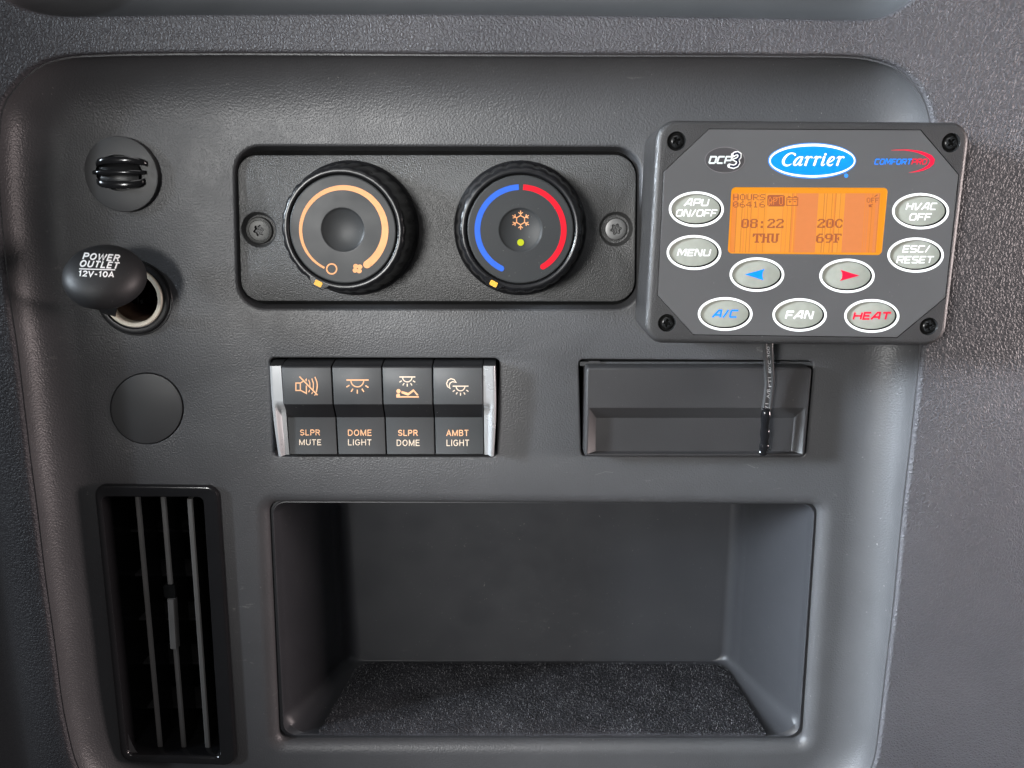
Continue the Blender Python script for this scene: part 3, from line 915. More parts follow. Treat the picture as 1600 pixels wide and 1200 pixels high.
    # pointer: bump on the rim with a yellow window
    ang = math.atan2(-84, -43)
    def rot(u, v, zz):   # u tangential, v radial
        return Vector((c[0] + math.cos(ang) * v - math.sin(ang) * u, c[1] + math.sin(ang) * v + math.cos(ang) * u, zz))
    b = MB()
    o_ = [(-4.6, 22.6), (4.6, 22.6), (2.6, 25.6), (-2.6, 25.6)][::-1]
    b.strip([[rot(u, v, PZ + 8) for u, v in o_], [rot(u, v, KH - .1) for u, v in o_], [rot(u * .94, 22.6 + (v - 22.6) * .9, KH + .2) for u, v in o_]], 'gloss', False, True)
    q = rquad([(-1.55, 22.75), (1.55, 22.75), (1.55, 24.9), (-1.55, 24.9)], .4, 3)
    b.strip([[rot(-p.x, p.y, KH + .1) for p in q], [rot(-p.x, p.y, KH + .45) for p in q]], 'pointer', False, True)
    build('pointer', b, kn)

knob((552, 357.6), 'fan dial with an orange arc that thickens clockwise', False)
knob((812.6, 357.8), 'temperature dial with a blue and a red arc and a snowflake', True)

# =================================================================== SWITCH BANK
t = thing('switch_bank', 'row of four two-tier rocker switches between satin silver end caps', 'switch bank', at(600, 640, 0))
UH, LH = 7.0, 3.4
yT0 = at(600, 563.5, 1).y; yT = at(600, 573.3, UH).y; yU = at(600, 633.3, UH + .3).y; yL = at(600, 652.2, LH).y; yB = at(600, 711, LH).y; yBB = yB - .2
xs = [at(x, 603, UH).x for x in (440.8, 519.4, 597.6, 676.3, 755)]
lx = [at(x, 682, LH).x for x in (445.6, 522.3, 599.5, 677, 754)]
def icon_lamp(mb, mp, bar, cx, cy, r, rays, w1, w2, m):
    stroke(mb, mp, bar, w1, m)
    stroke(mb, mp, arcpts(cx, cy, r, 92, 268, 24), w2, m)
    for a in rays: stroke(mb, mp, a, w1 * .92, m)
Z2 = lambda x, y: (430 + x / 7.5, 560 + y / 7.5)
Z3 = lambda x, y: (600 + x / 7.5, 560 + y / 7.5)
legends = ['rocker switch with a crossed-out loudspeaker, reading SLPR MUTE', 'rocker switch with a single ceiling lamp sign, reading DOME LIGHT',
           'rocker switch with a lamp over a lying figure, reading SLPR DOME', 'rocker switch with a moon and lamp, reading AMBT LIGHT']
for k in range(4):
    g = .28
    def rows(x0, x1, inset): pass
    prof = [(yT0, -4, 0), (yT0, .6, 0), (yT + .5, UH - .9, 0), (yT, UH - .3, 0), (yT - .5, UH, 1), (yU + .5, UH + .3, 1), (yU, UH, 0), (yL + .35, LH + .2, 0), (yL, LH, 1), (yB + .5, LH, 1), (yB, LH - .4, 0), (yBB, -4, 0)]
    x0, x1 = xs[k] + g, xs[k + 1] - g
    b = MB()
    def xl(z, y): # sides keep vertical; the printed lower tier measures the same
        return x0, x1
    bev = .35
    loops = []
    for xx, ins in ((x0, .35), (x0 + .12, .1), (x0 + bev, 0), (x1 - bev, 0), (x1 - .12, .1), (x1, .35)):
        loops.append([(xx, y, z - ins) for y, z, _ in prof])
    n = len(prof); base = len(b.v)
    for L in loops: b.v += [Vector(p) for p in L]
    for a in range(len(loops) - 1):
        for i in range(n - 1):
            m = 'key' if prof[i][2] and prof[i + 1][2] else 'keyside_shade'  # sloped ledge takes the dark colour in place of shade
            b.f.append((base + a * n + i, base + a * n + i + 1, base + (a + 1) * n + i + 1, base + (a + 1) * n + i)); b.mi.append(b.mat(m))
    b.face(loops[0][::-1], 'keyside_shade'); b.face(loops[-1], 'keyside_shade')
    # faces must point outwards
    mk = MB(); um = surf_map(b.bvh())
    if k == 0:
        z = Z2
        stroke(mk, um, [z(243, 288), z(295, 288), z(295, 375), z(243, 375)], 1.8, 'peach', closed=True)
        stroke(mk, um, [z(300, 284), z(330, 268)], 1.7, 'peach')
        stroke(mk, um, [z(352, 258), z(366, 240), z(366, 268)], 1.4, 'peach')
        stroke(mk, um, [z(300, 374), z(366, 410), z(366, 318)], 1.9, 'peach')
        stroke(mk, um, [z(285, 212), z(497, 430)], 2.1, 'peach')
        stroke(mk, um, [z(392, 250), z(406, 285), z(408, 330)], 1.5, 'peach')
        stroke(mk, um, [z(430, 235), z(448, 290), z(449, 330), z(444, 372)], 1.7, 'peach')
        stroke(mk, um, [z(466, 216), z(488, 270), z(494, 310), z(491, 350), z(482, 398)], 1.8, 'peach')
        for a in (((405, 368), (393, 396)), ((440, 393), (428, 416)), ((470, 420), (464, 436))): stroke(mk, um, [z(*a[0]), z(*a[1])], 1.5, 'peach')
        sans_words(mk, um, 'SLPR', (*z(292, 834), *z(525, 901)), 'peach', 1.45)
        sans_words(mk, um, 'MUTE', (*z(281, 949), *z(540, 1016)), 'cream', 1.3)
    elif k == 1:
        z = Z2
        icon_lamp(mk, um, [z(835, 253), z(1095, 253)], *z(963, 258), 10, [[z(870, 315), z(835, 335)], [z(912, 355), z(890, 390)], [z(963, 366), z(963, 412)], [z(1017, 355), z(1040, 392)], [z(1058, 318), z(1093, 340)]], 2.1, 1.7, 'peach')
        sans_words(mk, um, 'DOME', (*z(852, 834), *z(1130, 906)), 'peach', 1.45)
        sans_words(mk, um, 'LIGHT', (*z(853, 948), *z(1128, 1018)), 'cream', 1.3)
    elif k == 2:
        z = Z3
        icon_lamp(mk, um, [z(180, 217), z(367, 217)], *z(273, 220), 7.3, [[z(208, 262), z(182, 278)], [z(237, 290), z(220, 316)], [z(273, 295), z(273, 330)], [z(312, 290), z(328, 316)], [z(340, 262), z(366, 278)]], 1.9, 1.6, 'cream')
        dot(mk, um, *z(170, 383), 3.3, 'peach')
        poly(mk, um, [z(205, 380), z(285, 404), z(282, 436), z(204, 408)], 'peach', .06)
        poly(mk, um, [z(285, 404), z(345, 360), z(348, 386), z(282, 436)], 'peach', .06)
        poly(mk, um, [z(345, 360), z(407, 430), z(385, 434), z(348, 386)], 'peach', .06)
        stroke(mk, um, [z(145, 450), z(408, 450)], 2.2, 'peach')
        poly(mk, um, [z(143, 425), z(155, 412), z(182, 412), z(188, 425), z(188, 442), z(143, 442)], 'peach', .05)
        sans_words(mk, um, 'SLPR', (*z(165, 837), *z(396, 906)), 'peach', 1.45)
        sans_words(mk, um, 'DOME', (*z(148, 952), *z(418, 1025)), 'cream', 1.3)
    else:
        z = Z3
        stroke(mk, um, [z(845, 280), z(820, 247), z(785, 237), z(750, 255), z(733, 295), z(745, 330), z(775, 352), z(764, 320), z(775, 288), z(802, 272)], 1.6, 'cream', closed=True)
        icon_lamp(mk, um, [z(805, 325), z(990, 325)], *z(897, 328), 6.8, [[z(830, 372), z(806, 388)], [z(860, 398), z(845, 420)], [z(897, 403), z(897, 435)], [z(935, 398), z(950, 422)], [z(965, 370), z(990, 388)]], 1.8, 1.6, 'cream')
        sans_words(mk, um, 'AMBT', (*z(732, 837), *z(991, 908)), 'peach', 1.45)
        sans_words(mk, um, 'LIGHT', (*z(732, 952), *z(998, 1026)), 'cream', 1.3)
    b.join(mk)
    build('rocker_switch', b, t, sharp=30, label=legends[k])
# satin end caps, with a scooped lower half
for side in (-1, 1):
    b = MB()
    xi = xs[0] - .1 if side < 0 else xs[4] + .1
    wT = (20.0 if side < 0 else 20.5) * mm(UH)
    loops = []
    ny = 40
    for i in range(ny + 1):
        f = i / ny; y = (yT + .3) + (yB - yT - .3) * f
        bow = .6 * math.sin(PI * f)           # outer edge bows out
        xo = xi + side * (wT * (1 - .16 * f) + bow - .3)
        scoop = max(0, min(1, (f - .40) / .10)); scoop = scoop * scoop * (3 - 2 * scoop)
        end = max(0, min(1, (1 - f) / .12)); 
        zt = 6.6 - 2.6 * f * f * .4
        rim = 1.6
        row = []
        for g_, base_z in ((0.0, -3), (.0, -.8), (.06, -.25), (.14, 0), (.30, 0), (.40, 0), (.50, 0), (.62, 0), (.74, 0), (.86, 0), (1.0, 0)):
            x = xo + (xi - xo) * g_
            if g_ == 0 and base_z == -3: row.append((x, y, -3)); continue
            z = zt + base_z
            if g_ > .34: z -= (2.7 * scoop) * min(1, (g_ - .34) / .22)
            row.append((x, y, z))
        row.append((xi, y, -3))
        loops.append(row if side < 0 else row)
    n = len(loops[0])
    b.strip(loops, 'chrome', closed=False)
    b.face(loops[0], 'chrome'); b.face(loops[-1][::-1], 'chrome')
    yt = yT + .3
    # dark shoulder above the cap
    x_out = loops[0][1][0]
    a, c_ = sorted((x_out, xi))
    b.strip([[(a, yT0, -3), (c_, yT0, -3)], [(a, yT0, .6), (c_, yT0, .6)], [(a, yt + .02, 5.9), (c_, yt + .02, 5.9)], [(a, yt + .01, -3), (c_, yt + .01, -3)]], 'keyside_shade', closed=False)
    build('end_cap', b, t, sharp=40)

# =================================================================== COVER with finger pull
t = thing('drawer', 'closed dark plastic drawer front with a finger pull, below the screen unit', 'drawer', at(1088, 640, 0))
CH = 7.0
y0 = at(1088, 574.5, CH).y; y1 = at(1088, 637, CH).y; y2 = at(1088, 653, 3.2).y; y3 = at(1088, 711, 4).y
xl, xr = at(915.5, 600, CH).x, at(1267.5, 600, CH).x
xil, xir = at(919.5, 640, CH).x, at(1259, 640, CH).x
xjl, xjr = at(931.5, 654, 3.2).x, at(1240.5, 654, 3.2).x
b = MB()
bl = rquad([(xl, y3), (xr, y3), (xr, y0), (xl, y0)], 1.6, 5)
b.prof(bl, [(0, -12), (0, CH - 1.1), (.25, CH - .4), (.9, CH)], 'cover')
Lf = offset(bl, .9)
# front face with the scooped pull: notch opens at the lower edge
yb = y3 + .9
notch = [(xil, yb + .6), (xir - .0, yb + .6), (xir - .2, y1), (xil + .2, y1)]
b.fill(Lf, [rquad(notch, .35, 2)], CH, 'cover')
nl = rquad(notch, .35, 2)
inn = rquad([(xjl, yb + .6), (xjr, yb + .6), (xjr, y2), (xjl, y2)], .35, 2)
b.strip([[(p.x, p.y, CH) for p in nl], [(p.x * .9 + q.x * .1, p.y * .9 + q.y * .1, CH - .35) for p, q in zip(nl, inn)], [(p.x, p.y, 3.2) for p in inn]], 'cover', cap1=True)
build('front', b, t, sharp=25)
b = MB()
p0, p1 = at(906, 563, -2), at(1268, 566, -2)
b.box(p0.x, p1.x, p0.y - 2.5, p0.y - .7, -13, -2.2, 'upper')
b.box(p0.x + 4, p0.x + 9, p0.y - 1.0, p0.y - .2, -10, -1.2, 'cover')
b.box(p1.x - 14, p1.x - 10, p0.y - 1.3, p0.y - .3, -10, -1.2, 'cover')
build('rail', b, t)

# =================================================================== STORAGE BIN
t = thing('storage_bin', 'open storage pocket with slanted side walls and a carpeted floor, bottom centre', 'storage bin', at(850, 1150, -4))
LZ = -4.2
lip = pxquad((425, 784.5), (1274, 786.5), (1249, 1151), (443, 1149), LZ)
BZ = -69.0
fl = at(840, 1149, LZ).y
backc = [Vector((at(541, 1022, BZ).x, fl)), Vector((at(1141, 1023, BZ).x, fl)), Vector((at(1141, 1023, BZ).x, lip[2].y + 1)), Vector((at(541, 1022, BZ).x, lip[3].y + 1))]
b = MB()
rs0 = [12.5, 12.5, 6.5, 6.5]; rs1 = [6, 6, 9, 9]
def ring(f, extra=0.0):
    f0 = f ** .85
    cs = []
    for i in range(4):
        p = Vector((lip[i].x, lip[i].y)).lerp(backc[i], f0)
        cs.append(p)
    cx = [(extra, 0), (-extra, 0), (-extra, -extra), (extra, -extra)]
    cs = [c_ + Vector(d) for c_, d in zip(cs, cx)]
    rs = [r0 + (r1 - r0) * f for r0, r1 in zip(rs0, rs1)]
    return rquad(cs, rs, 10)
L0 = rquad(lip, [6.5] * 4, 10)
loops = [[(*p, z) for p in offset(L0, d)] for d, z in ((-2.6, -9), (-2.4, LZ - 1.2), (-.55, LZ - .9), (-.45, LZ - .2), (-.2, LZ), (.25, LZ), (.45, LZ - .25))]
first = ring(0.0)
loops.append([(*p, LZ - 1.2) for p in offset(first, .5)])
for i in range(1, 15):
    f = i / 15
    loops.append([(*p, LZ - 1.2 + (BZ + 7 - LZ) * f) for p in offset(ring(f), .5 * (1 - f) if f < 1 else 0)])
zl = loops[-1][0][2]
for s_, c_ in ell(1, 8)[1:]:
    e = 6.0 * c_
    cs = ring(1.0, e)
    loops.append([(*p, zl + (BZ - zl) * s_) for p in cs])
b.strip(loops, 'tray', cap1=True)
build('tray', b, t, sharp=50)
# carpet on the floor
FY = fl + 0.9
cps = [at_floor(497, 1147, FY), at_floor(1199, 1148.5, FY), at_floor(1131, 1038.5, FY), at_floor(560, 1037, FY)]
L = rquad([(cps[0].x, cps[0].z), (cps[1].x, cps[1].z), (cps[2].x, cps[2].z), (cps[3].x, cps[3].z)][::-1], [9, 9, 1.2, 1.2], 8)
L = ccw(L)
b = MB()
# local plan (x, z) -> stand it on the floor
NX, NZ = 150, 44
x0 = min(p.x for p in L); x1 = max(p.x for p in L); z0 = min(p.y for p in L); z1 = max(p.y for p in L)
cen = Vector(((x0 + x1) / 2, (z0 + z1) / 2))
def inside(x, z):
    c_ = False; n = len(L)
    for i in range(n):
        a, d = L[i], L[i - 1]
        if (a.y > z) != (d.y > z) and x < (d.x - a.x) * (z - a.y) / (d.y - a.y) + a.x: c_ = not c_
    return c_
base = [(p.x, FY - .8, p.y) for p in L]; top = [(p.x, FY + .1, p.y) for p in L]; top2 = [(p.x + (cen.x - p.x) * .006, FY + .45, p.y + (cen.y - p.y) * .02) for p in L]
loopsC = [base[::-1], top[::-1], top2[::-1]]
b.strip(loopsC, 'carpet', cap1=True)
for i in range(15000):
    x = random.uniform(x0, x1); z = random.uniform(z0, z1)
    if not inside(x, z): continue
    a = random.uniform(0, 2 * PI); ln = random.uniform(.5, 1.5); hgt = random.uniform(.25, .9)
    dx, dz = math.cos(a) * ln, math.sin(a) * ln
    wx, wz = -math.sin(a) * .075, math.cos(a) * .075
    p = Vector((x, FY + .40, z))
    q = p + Vector((dx * .5, hgt, dz * .5)); r_ = p + Vector((dx, hgt * .55, dz))
    m = 'fibre' if random.random() < .45 else 'carpet'
    b.face([p - Vector((wx, 0, wz)), p + Vector((wx, 0, wz)), q + Vector((wx, 0, wz)), q - Vector((wx, 0, wz))], m)
    b.face([q - Vector((wx, 0, wz)), q + Vector((wx, 0, wz)), r_], m)
build('carpet_liner', b, t, sharp=60)

# =================================================================== SCREEN UNIT
BH = 34.0
t = thing('control_unit', 'boxy black controller with an orange lit screen and nine grey oval buttons', 'controller', at(1262, 362, 3))
front = rquad(pxquad((1026, 186), (1521, 189.5), (1478, 542), (1005, 537.5), BH), [8, 8, 7.5, 7.5], 8)
fp = [at(x, y, BH).to_2d() for x, y in ((1027, 461.5), (1083, 523.5), (1402, 528), (1478, 465), (1499, 273), (1439, 202.5), (1107.5, 201), (1036.5, 268))]
fp = ccw(fp)
sc_px = [(1057, 220.5), (1486, 223), (1042, 504.5), (1451, 510)]
b = MB()
b.prof(front, [(1.2, 3), (1.0, 5), (.25, BH - 4)] + [(.25 + 2.2 * c, BH - 2.2 + 2.2 * s) for s, c in ell(1, 6)], 'housing', cap0=True)
sh = [circ(at(x, y, BH), 13.5 * mm(BH), 32) for x, y in sc_px]
b.fill(offset(front, 2.45), [fp] + [offset(h, -.2) for h in sh], BH, 'housing')
b.prof(fp, [(0, BH), (.1, BH - .15), (.12, BH - .7)], 'void')
b.prof(fp, [(.12, BH - .7), (1, BH - .7)], 'void', cap1=True)
for h in sh: b.prof(h, [(-.2, BH), (0, BH - .3), (.1, BH - 2.2), (.5, BH - 2.2)], 'blackscrew', cap1=True)
build('housing', b, t, sharp=40)
for i, (x, y) in enumerate(sc_px):
    c = at(x, y, BH - .8); b = MB(); r_ = 10.6 * mm(BH); a = .4 + i * .5
    cross = []
    for q in range(4):
        th = a + q * PI / 2
        for du, dv in ((1, -.30), (1, .30), (.34, .34)):
            cross.append(Vector((c.x + r_ * .62 * (du * math.cos(th) - dv * math.sin(th)), c.y + r_ * .62 * (du * math.sin(th) + dv * math.cos(th)))))
    cross = ccw(cross)
    L = circ(c, r_, 32)
    b.prof(L, [(0, BH - 2.1), (0, BH - 1.2), (.35, BH - .75), (1.0, BH - .5)], 'blackscrew')
    b.fill(offset(L, 1.0), [cross], BH - .5, 'blackscrew')
    b.prof(cross, [(0, BH - .5), (.2, BH - 1.7)], 'void', cap1=True)
    build('screw', b, t, sharp=40)
FZ = BH - .05
btn = {'APU': (1088, 327, 43.3, 28), 'MENU': (1084.3, 394.5, 43, 27.5), 'LEFT': (1182.6, 429, 43, 27), 'AC': (1133, 490.6, 43, 26.5), 'FAN': (1249.3, 492, 42.8, 26.2),
       'RIGHT': (1323.3, 431, 43.5, 27), 'HEAT': (1362, 493.6, 43.4, 26.5), 'ESC': (1430.5, 398.5, 44.4, 27.6), 'HVAC': (1438.3, 330, 44.8, 28.5)}
b = MB()
fpl = offset(fp, .22)
bh = [pxellipse(cx, cy, rx - 4.4, ry - 4.0, FZ) for cx, cy, rx, ry in btn.values()]
lcd = rquad(pxquad((1143, 292.5), (1387.5, 293.5), (1377.5, 398.5), (1137, 396), FZ), 1.6, 5)
b.prof(fpl, [(-.02, BH - .6), (0, FZ - .12), (.12, FZ)], 'membrane')
b.fill(offset(fpl, .12), bh + [lcd], FZ, 'membrane')
BD = 1.7
for h in bh: b.prof(h, [(0, FZ), (.05, FZ - .1), (.06, FZ - BD - .2)], 'void')
b.prof(lcd, [(0, FZ), (.02, FZ - .5)], 'lcd_edge')
pm = plane_map(FZ)
for cx, cy, rx, ry in btn.values():
    stroke(b, pm, [(cx + (rx - 2.2) * math.cos(2 * PI * i / 64), cy + (ry - 2.1) * math.sin(2 * PI * i / 64)) for i in range(64)], 3.8, 'white', closed=True, eps=.05)
build('faceplate', b, t, sharp=40)

CZ = FZ - .55
Z4 = lambda x, y: (1000 + x / 5.714, 170 + y / 5.714)
Z6 = lambda x, y: (1000 + x / 5.714, 360 + y / 5.714)
Z7 = lambda x, y: (1250 + x / 5.714, 360 + y / 5.714)
Z5 = lambda x, y: (1250 + x / 5.714, 170 + y / 5.714)
bl_ = {'APU': 'grey oval button reading APU ON/OFF', 'MENU': 'grey oval button reading MENU', 'LEFT': 'grey oval button with a blue left arrow', 'AC': 'grey oval button with blue letters A/C',
       'FAN': 'grey oval button reading FAN', 'RIGHT': 'grey oval button with a red right arrow', 'HEAT': 'grey oval button with red letters HEAT', 'ESC': 'grey oval button reading ESC/ RESET', 'HVAC': 'grey oval button reading HVAC OFF'}
def backmap(cx, cy, h): return plane_map(h)
for key, (cx, cy, rx, ry) in btn.items():
    b = MB()
    L = pxellipse(cx - .9, cy - .8, rx - 5.0, ry - 4.6, CZ)
    b.prof(L, [(0, FZ - BD - .2), (0, CZ - .35), (.18, CZ - .1), (.6, CZ)], 'button', cap1=True)
    mp = plane_map(CZ)
    if key == 'APU':
        square_words(b, mp, 'APU', (*Z4(393, 803), *Z4(622, 869)), 'white', 2.1); square_words(b, mp, 'ON/OFF', (*Z4(316, 898), *Z4(694, 964)), 'white', 2.1)
    elif key == 'MENU': square_words(b, mp, 'MENU', (*Z6(330, 166), *Z6(637, 230)), 'white', 2.1)
    elif key == 'AC': square_words(b, mp, 'A/C', (*Z6(646, 708), *Z6(882, 780)), 'blue', 2.6)
    elif key == 'FAN': square_words(b, mp, 'FAN', (*Z6(1295, 717), *Z6(1557, 791)), 'white', 2.8)
    elif key == 'HEAT': square_words(b, mp, 'HEAT', (*Z7(470, 728), *Z7(812, 798)), 'red', 2.8)
    elif key == 'ESC':
        square_words(b, mp, 'ESC/', (*Z7(913, 133), *Z7(1168, 197)), 'white', 1.95); square_words(b, mp, 'RESET', (*Z7(858, 228), *Z7(1197, 294)), 'white', 2.1)
    elif key == 'HVAC':
        square_words(b, mp, 'HVAC', (*Z5(943, 838), *Z5(1228, 904)), 'white', 2.1); square_words(b, mp, 'OFF', (*Z5(970, 932), *Z5(1178, 999)), 'white', 2.1)
    elif key == 'LEFT':
        poly(b, mp, [Z6(935, 393), Z6(1112, 345), Z6(1095, 372), Z6(1092, 398)], 'blue', .06); poly(b, mp, [Z6(935, 393), Z6(1092, 398), Z6(1094, 420), Z6(1103, 445)], 'blue', .06)
    elif key == 'RIGHT':
        poly(b, mp, [Z7(530, 403), Z7(362, 352), Z7(376, 378), Z7(378, 402)], 'red', .06); poly(b, mp, [Z7(530, 403), Z7(378, 402), Z7(374, 424), Z7(355, 452)], 'red', .06)
    build('button', b, t, sharp=40, label=bl_[key])

# screen
SZ = FZ - .5
ZL = lambda x, y: (1130 + x / 5.926, 280 + y / 5.926)
b = MB()
b.prof(lcd, [(-.2, SZ - .5), (-.2, SZ)], 'lcd_edge', cap1=True)
mp = plane_map(SZ)
cut = [(84, 'm'), (130, 'l'), (136, 'b'), (180, 'l'), (186, 'b'), (206, 'm'), (212, 'b'), (232, 'l'), (237, 'b'), (262, 'm'), (267, 'l'), (271, 'b'), (332, 'm'), (338, 'b'), (390, 'l'), (394, 'b'), (415, 'bb'), (560, 'm'), (566, 'b'),
       (600, 'm'), (606, 'b'), (640, 'l'), (645, 'm'), (662, 'b'), (674, 'm'), (690, 'd'), (884, 'b'), (938, 'l'), (944, 'bb'), (962, 'l'), (967, 'b'), (1012, 'l'), (1017, 'b'), (1036, 'm'), (1046, 'l'), (1051, 'bb'), (1088, 'l'), (1092, 'b'),
       (1132, 'd'), (1320, 'm'), (1328, 'd'), (1340, 'm'), (1346, 'd'), (1360, 'm'), (1385, 'l'), (1389, 'm'), (1418, 'd'), (1446, 'l'), (1450, 'm'), (1456, None)]
bot = lambda x: 56 + (x - 84) * (1358 / 1372)
for (xa, k), (xb, _) in zip(cut, cut[1:]):
    poly(b, mp, [ZL(xa, 131), ZL(xb, 131), ZL(bot(xb), 679), ZL(bot(xa), 679)], 'lcd_' + k, .03)
sk = -1.0
bitmap(b, mp, 'HOURS', (*ZL(92, 140), *ZL(388, 195)), SMALL, 'lcd_ink', 6)
bitmap(b, mp, '06416', (*ZL(90, 206), *ZL(386, 262)), SMALL, 'lcd_ink', 6)
bitmap(b, mp, '08:22', (*ZL(170, 368), *ZL(572, 452)), BIG, 'lcd_ink', 8, skew=sk)
bitmap(b, mp, 'THU', (*ZL(274, 503), *ZL(520, 588)), BIG, 'lcd_ink', 8, skew=sk)
bitmap(b, mp, '20C', (*ZL(874, 368), *ZL(1116, 450)), BIG, 'lcd_ink', 8, skew=sk)
bitmap(b, mp, '69F', (*ZL(862, 504), *ZL(1106, 588)), BIG, 'lcd_ink', 8, skew=sk)
bitmap(b, mp, 'OFF', (*ZL(1328, 172), *ZL(1440, 216)), SMALL, 'lcd_ink', 6)
poly(b, mp, [ZL(1395, 161), ZL(1425, 140), ZL(1430, 148), ZL(1408, 163)], 'lcd_ink', .12)
poly(b, mp, [ZL(1345, 236), ZL(1388, 232), ZL(1366, 247), ZL(1382, 258), ZL(1348, 258)], 'lcd_ink', .12)
x0_, y0_ = ZL(408, 146); x1_, y1_ = ZL(570, 252)
poly(b, mp, [(x0_ + 2, y0_), (x1_ - 2, y0_), (x1_, y0_ + 2), (x1_, y1_ - 2), (x1_ - 2, y1_), (x0_ + 2, y1_), (x0_, y1_ - 2), (x0_, y0_ + 2)], 'lcd_ink', .10)
for st in ([(422, 238), (420, 190), (432, 165), (448, 190), (448, 236)], [(422, 212), (448, 212)], [(466, 236), (466, 168), (490, 166), (500, 184), (488, 204), (466, 206)], [(520, 168), (520, 226), (534, 238), (548, 226), (548, 168), (534, 162), (520, 168)], [(415, 247), (450, 205), (500, 170), (560, 155)]):
    stroke(b, mp, [ZL(*p) for p in st], 1.1, 'lcd_m', eps=.14)
stroke(b, mp, [ZL(588, 172), ZL(690, 172), ZL(688, 243), ZL(586, 243)], 1.2, 'lcd_ink', closed=True, eps=.10)
stroke(b, mp, [ZL(588, 190), ZL(690, 190)], 1.0, 'lcd_ink', eps=.10)
for a in ((598, 162, 622, 162), (655, 162, 680, 162), (605, 208, 628, 208), (652, 208, 672, 208)): stroke(b, mp, [ZL(a[0], a[1]), ZL(a[2], a[3])], 1.5, 'lcd_ink', eps=.10)
stroke(b, mp, [ZL(616, 197), ZL(616, 220)], 1.3, 'lcd_ink', eps=.10)
build('screen', b, t)

# badges
ZC = lambda x, y: (1190 + x / 10.32, 215 + y / 10.32)
b = MB(); mp = plane_map(FZ)
cx, cy = ZC(815, 371)
E = pxellipse(cx, cy + .3, 69, 28.2, FZ, 72)
b.prof(E, [(0, FZ), (.02, FZ + .08), (.1, FZ + .1)], 'halo', cap1=True)
dot(b, mp, cx, cy, 67.3, 'white', .13, 26.2, 72)
poly(b, mp, [(cx + 65 * math.cos(2 * PI * i / 72), cy + .3 + 22.7 * math.sin(2 * PI * i / 72)) for i in range(72)], 'blue', .16)
def script(pts, dx=0):
    P = [(x + dx, y, w_) for x, y, w_ in pts]
    # densify with a Catmull-Rom pass
    out = []
    for i in range(len(P) - 1):
        p0, p1, p2, p3 = P[max(0, i - 1)], P[i], P[i + 1], P[min(len(P) - 1, i + 2)]
        for k in range(5):
            u = k / 5
            q = [.5 * ((2 * p1[j]) + (-p0[j] + p2[j]) * u + (2 * p0[j] - 5 * p1[j] + 4 * p2[j] - p3[j]) * u * u + (-p0[j] + 3 * p1[j] - 3 * p2[j] + p3[j]) * u ** 3) for j in range(3)]
            out.append(q)
    out.append(P[-1])
    stroke(b, mp, [(*ZC(x, y), w_ / 10.32) for x, y, w_ in out], 1, 'white', eps=.19)
script([(528, 296, 6), (538, 278, 30), (515, 258, 26), (465, 254, 24), (405, 288, 34), (358, 350, 42), (347, 400, 42), (368, 438, 36), (410, 451, 26), (450, 440, 16), (478, 422, 8)])
script([(652, 316, 12), (615, 312, 20), (565, 345, 32), (523, 405, 36), (526, 440, 32), (560, 440, 20), (600, 395, 14), (634, 345, 10)])
script([(662, 306, 24), (640, 350, 34), (612, 415, 36), (610, 442, 30), (634, 444, 16), (660, 422, 8)])
for dx in (0, 140, 512):
    script([(692, 338, 8), (722, 314, 20), (744, 312, 30), (738, 345, 34), (718, 400, 36), (698, 456, 36)], dx)
    script([(732, 372, 10), (758, 332, 18), (784, 314, 24), (806, 318, 30), (812, 334, 14)], dx)
script([(978, 336, 8), (998, 314, 22), (1012, 312, 28), (994, 360, 34), (968, 425, 34), (972, 449, 24), (998, 442, 14), (1020, 422, 8)])
script([(1062, 402, 10), (1110, 388, 18), (1158, 352, 22), (1166, 324, 24), (1142, 310, 22), (1102, 334, 32), (1066, 395, 38), (1070, 436, 34), (1104, 450, 24), (1150, 422, 8)])
dot(b, mp, *ZC(1027, 270), 1.9, 'white', .2)
dot(b, mp, *ZC(1363, 615), 3.3, 'halo', .08)
build('brand_badge', b, t)

ZD = lambda x, y: (1080 + x / 13.33, 215 + y / 13.33)
b = MB()
cx, cy = ZD(700, 467)
b.prof(pxellipse(cx, cy, 31.6, 20.6, FZ, 56), [(0, FZ), (.03, FZ + .05), (.12, FZ + .07)], 'badge', cap1=True)
stroke(b, mp, [(cx + 31 * math.cos(2 * PI * i / 56), cy + 20 * math.sin(2 * PI * i / 56)) for i in range(56)], .9, 'badge_line', closed=True, eps=.09)
square_words(b, mp, 'DCP', (*ZD(358, 383), *ZD(862, 548)), 'silver', 2.5, .28, eps=.11)
three = [(878, 360, 0), (910, 335, 0), (960, 325, 0), (1002, 350, 0), (1000, 405, 0), (960, 450, 0), (912, 462, 0), (962, 480, 0), (975, 530, 0), (945, 580, 0), (880, 608, 0), (800, 590, 0)]
stroke(b, mp, [ZD(x, y) for x, y, _ in three], 6.5, 'white', eps=.20)
dot(b, mp, *ZD(872, 364), 3.4, 'white', .26); dot(b, mp, *ZD(795, 588), 3.4, 'white', .26)
stroke(b, mp, [ZD(x, y) for x, y, _ in three], 3.4, 'navy', eps=.29)
build('model_badge', b, t)

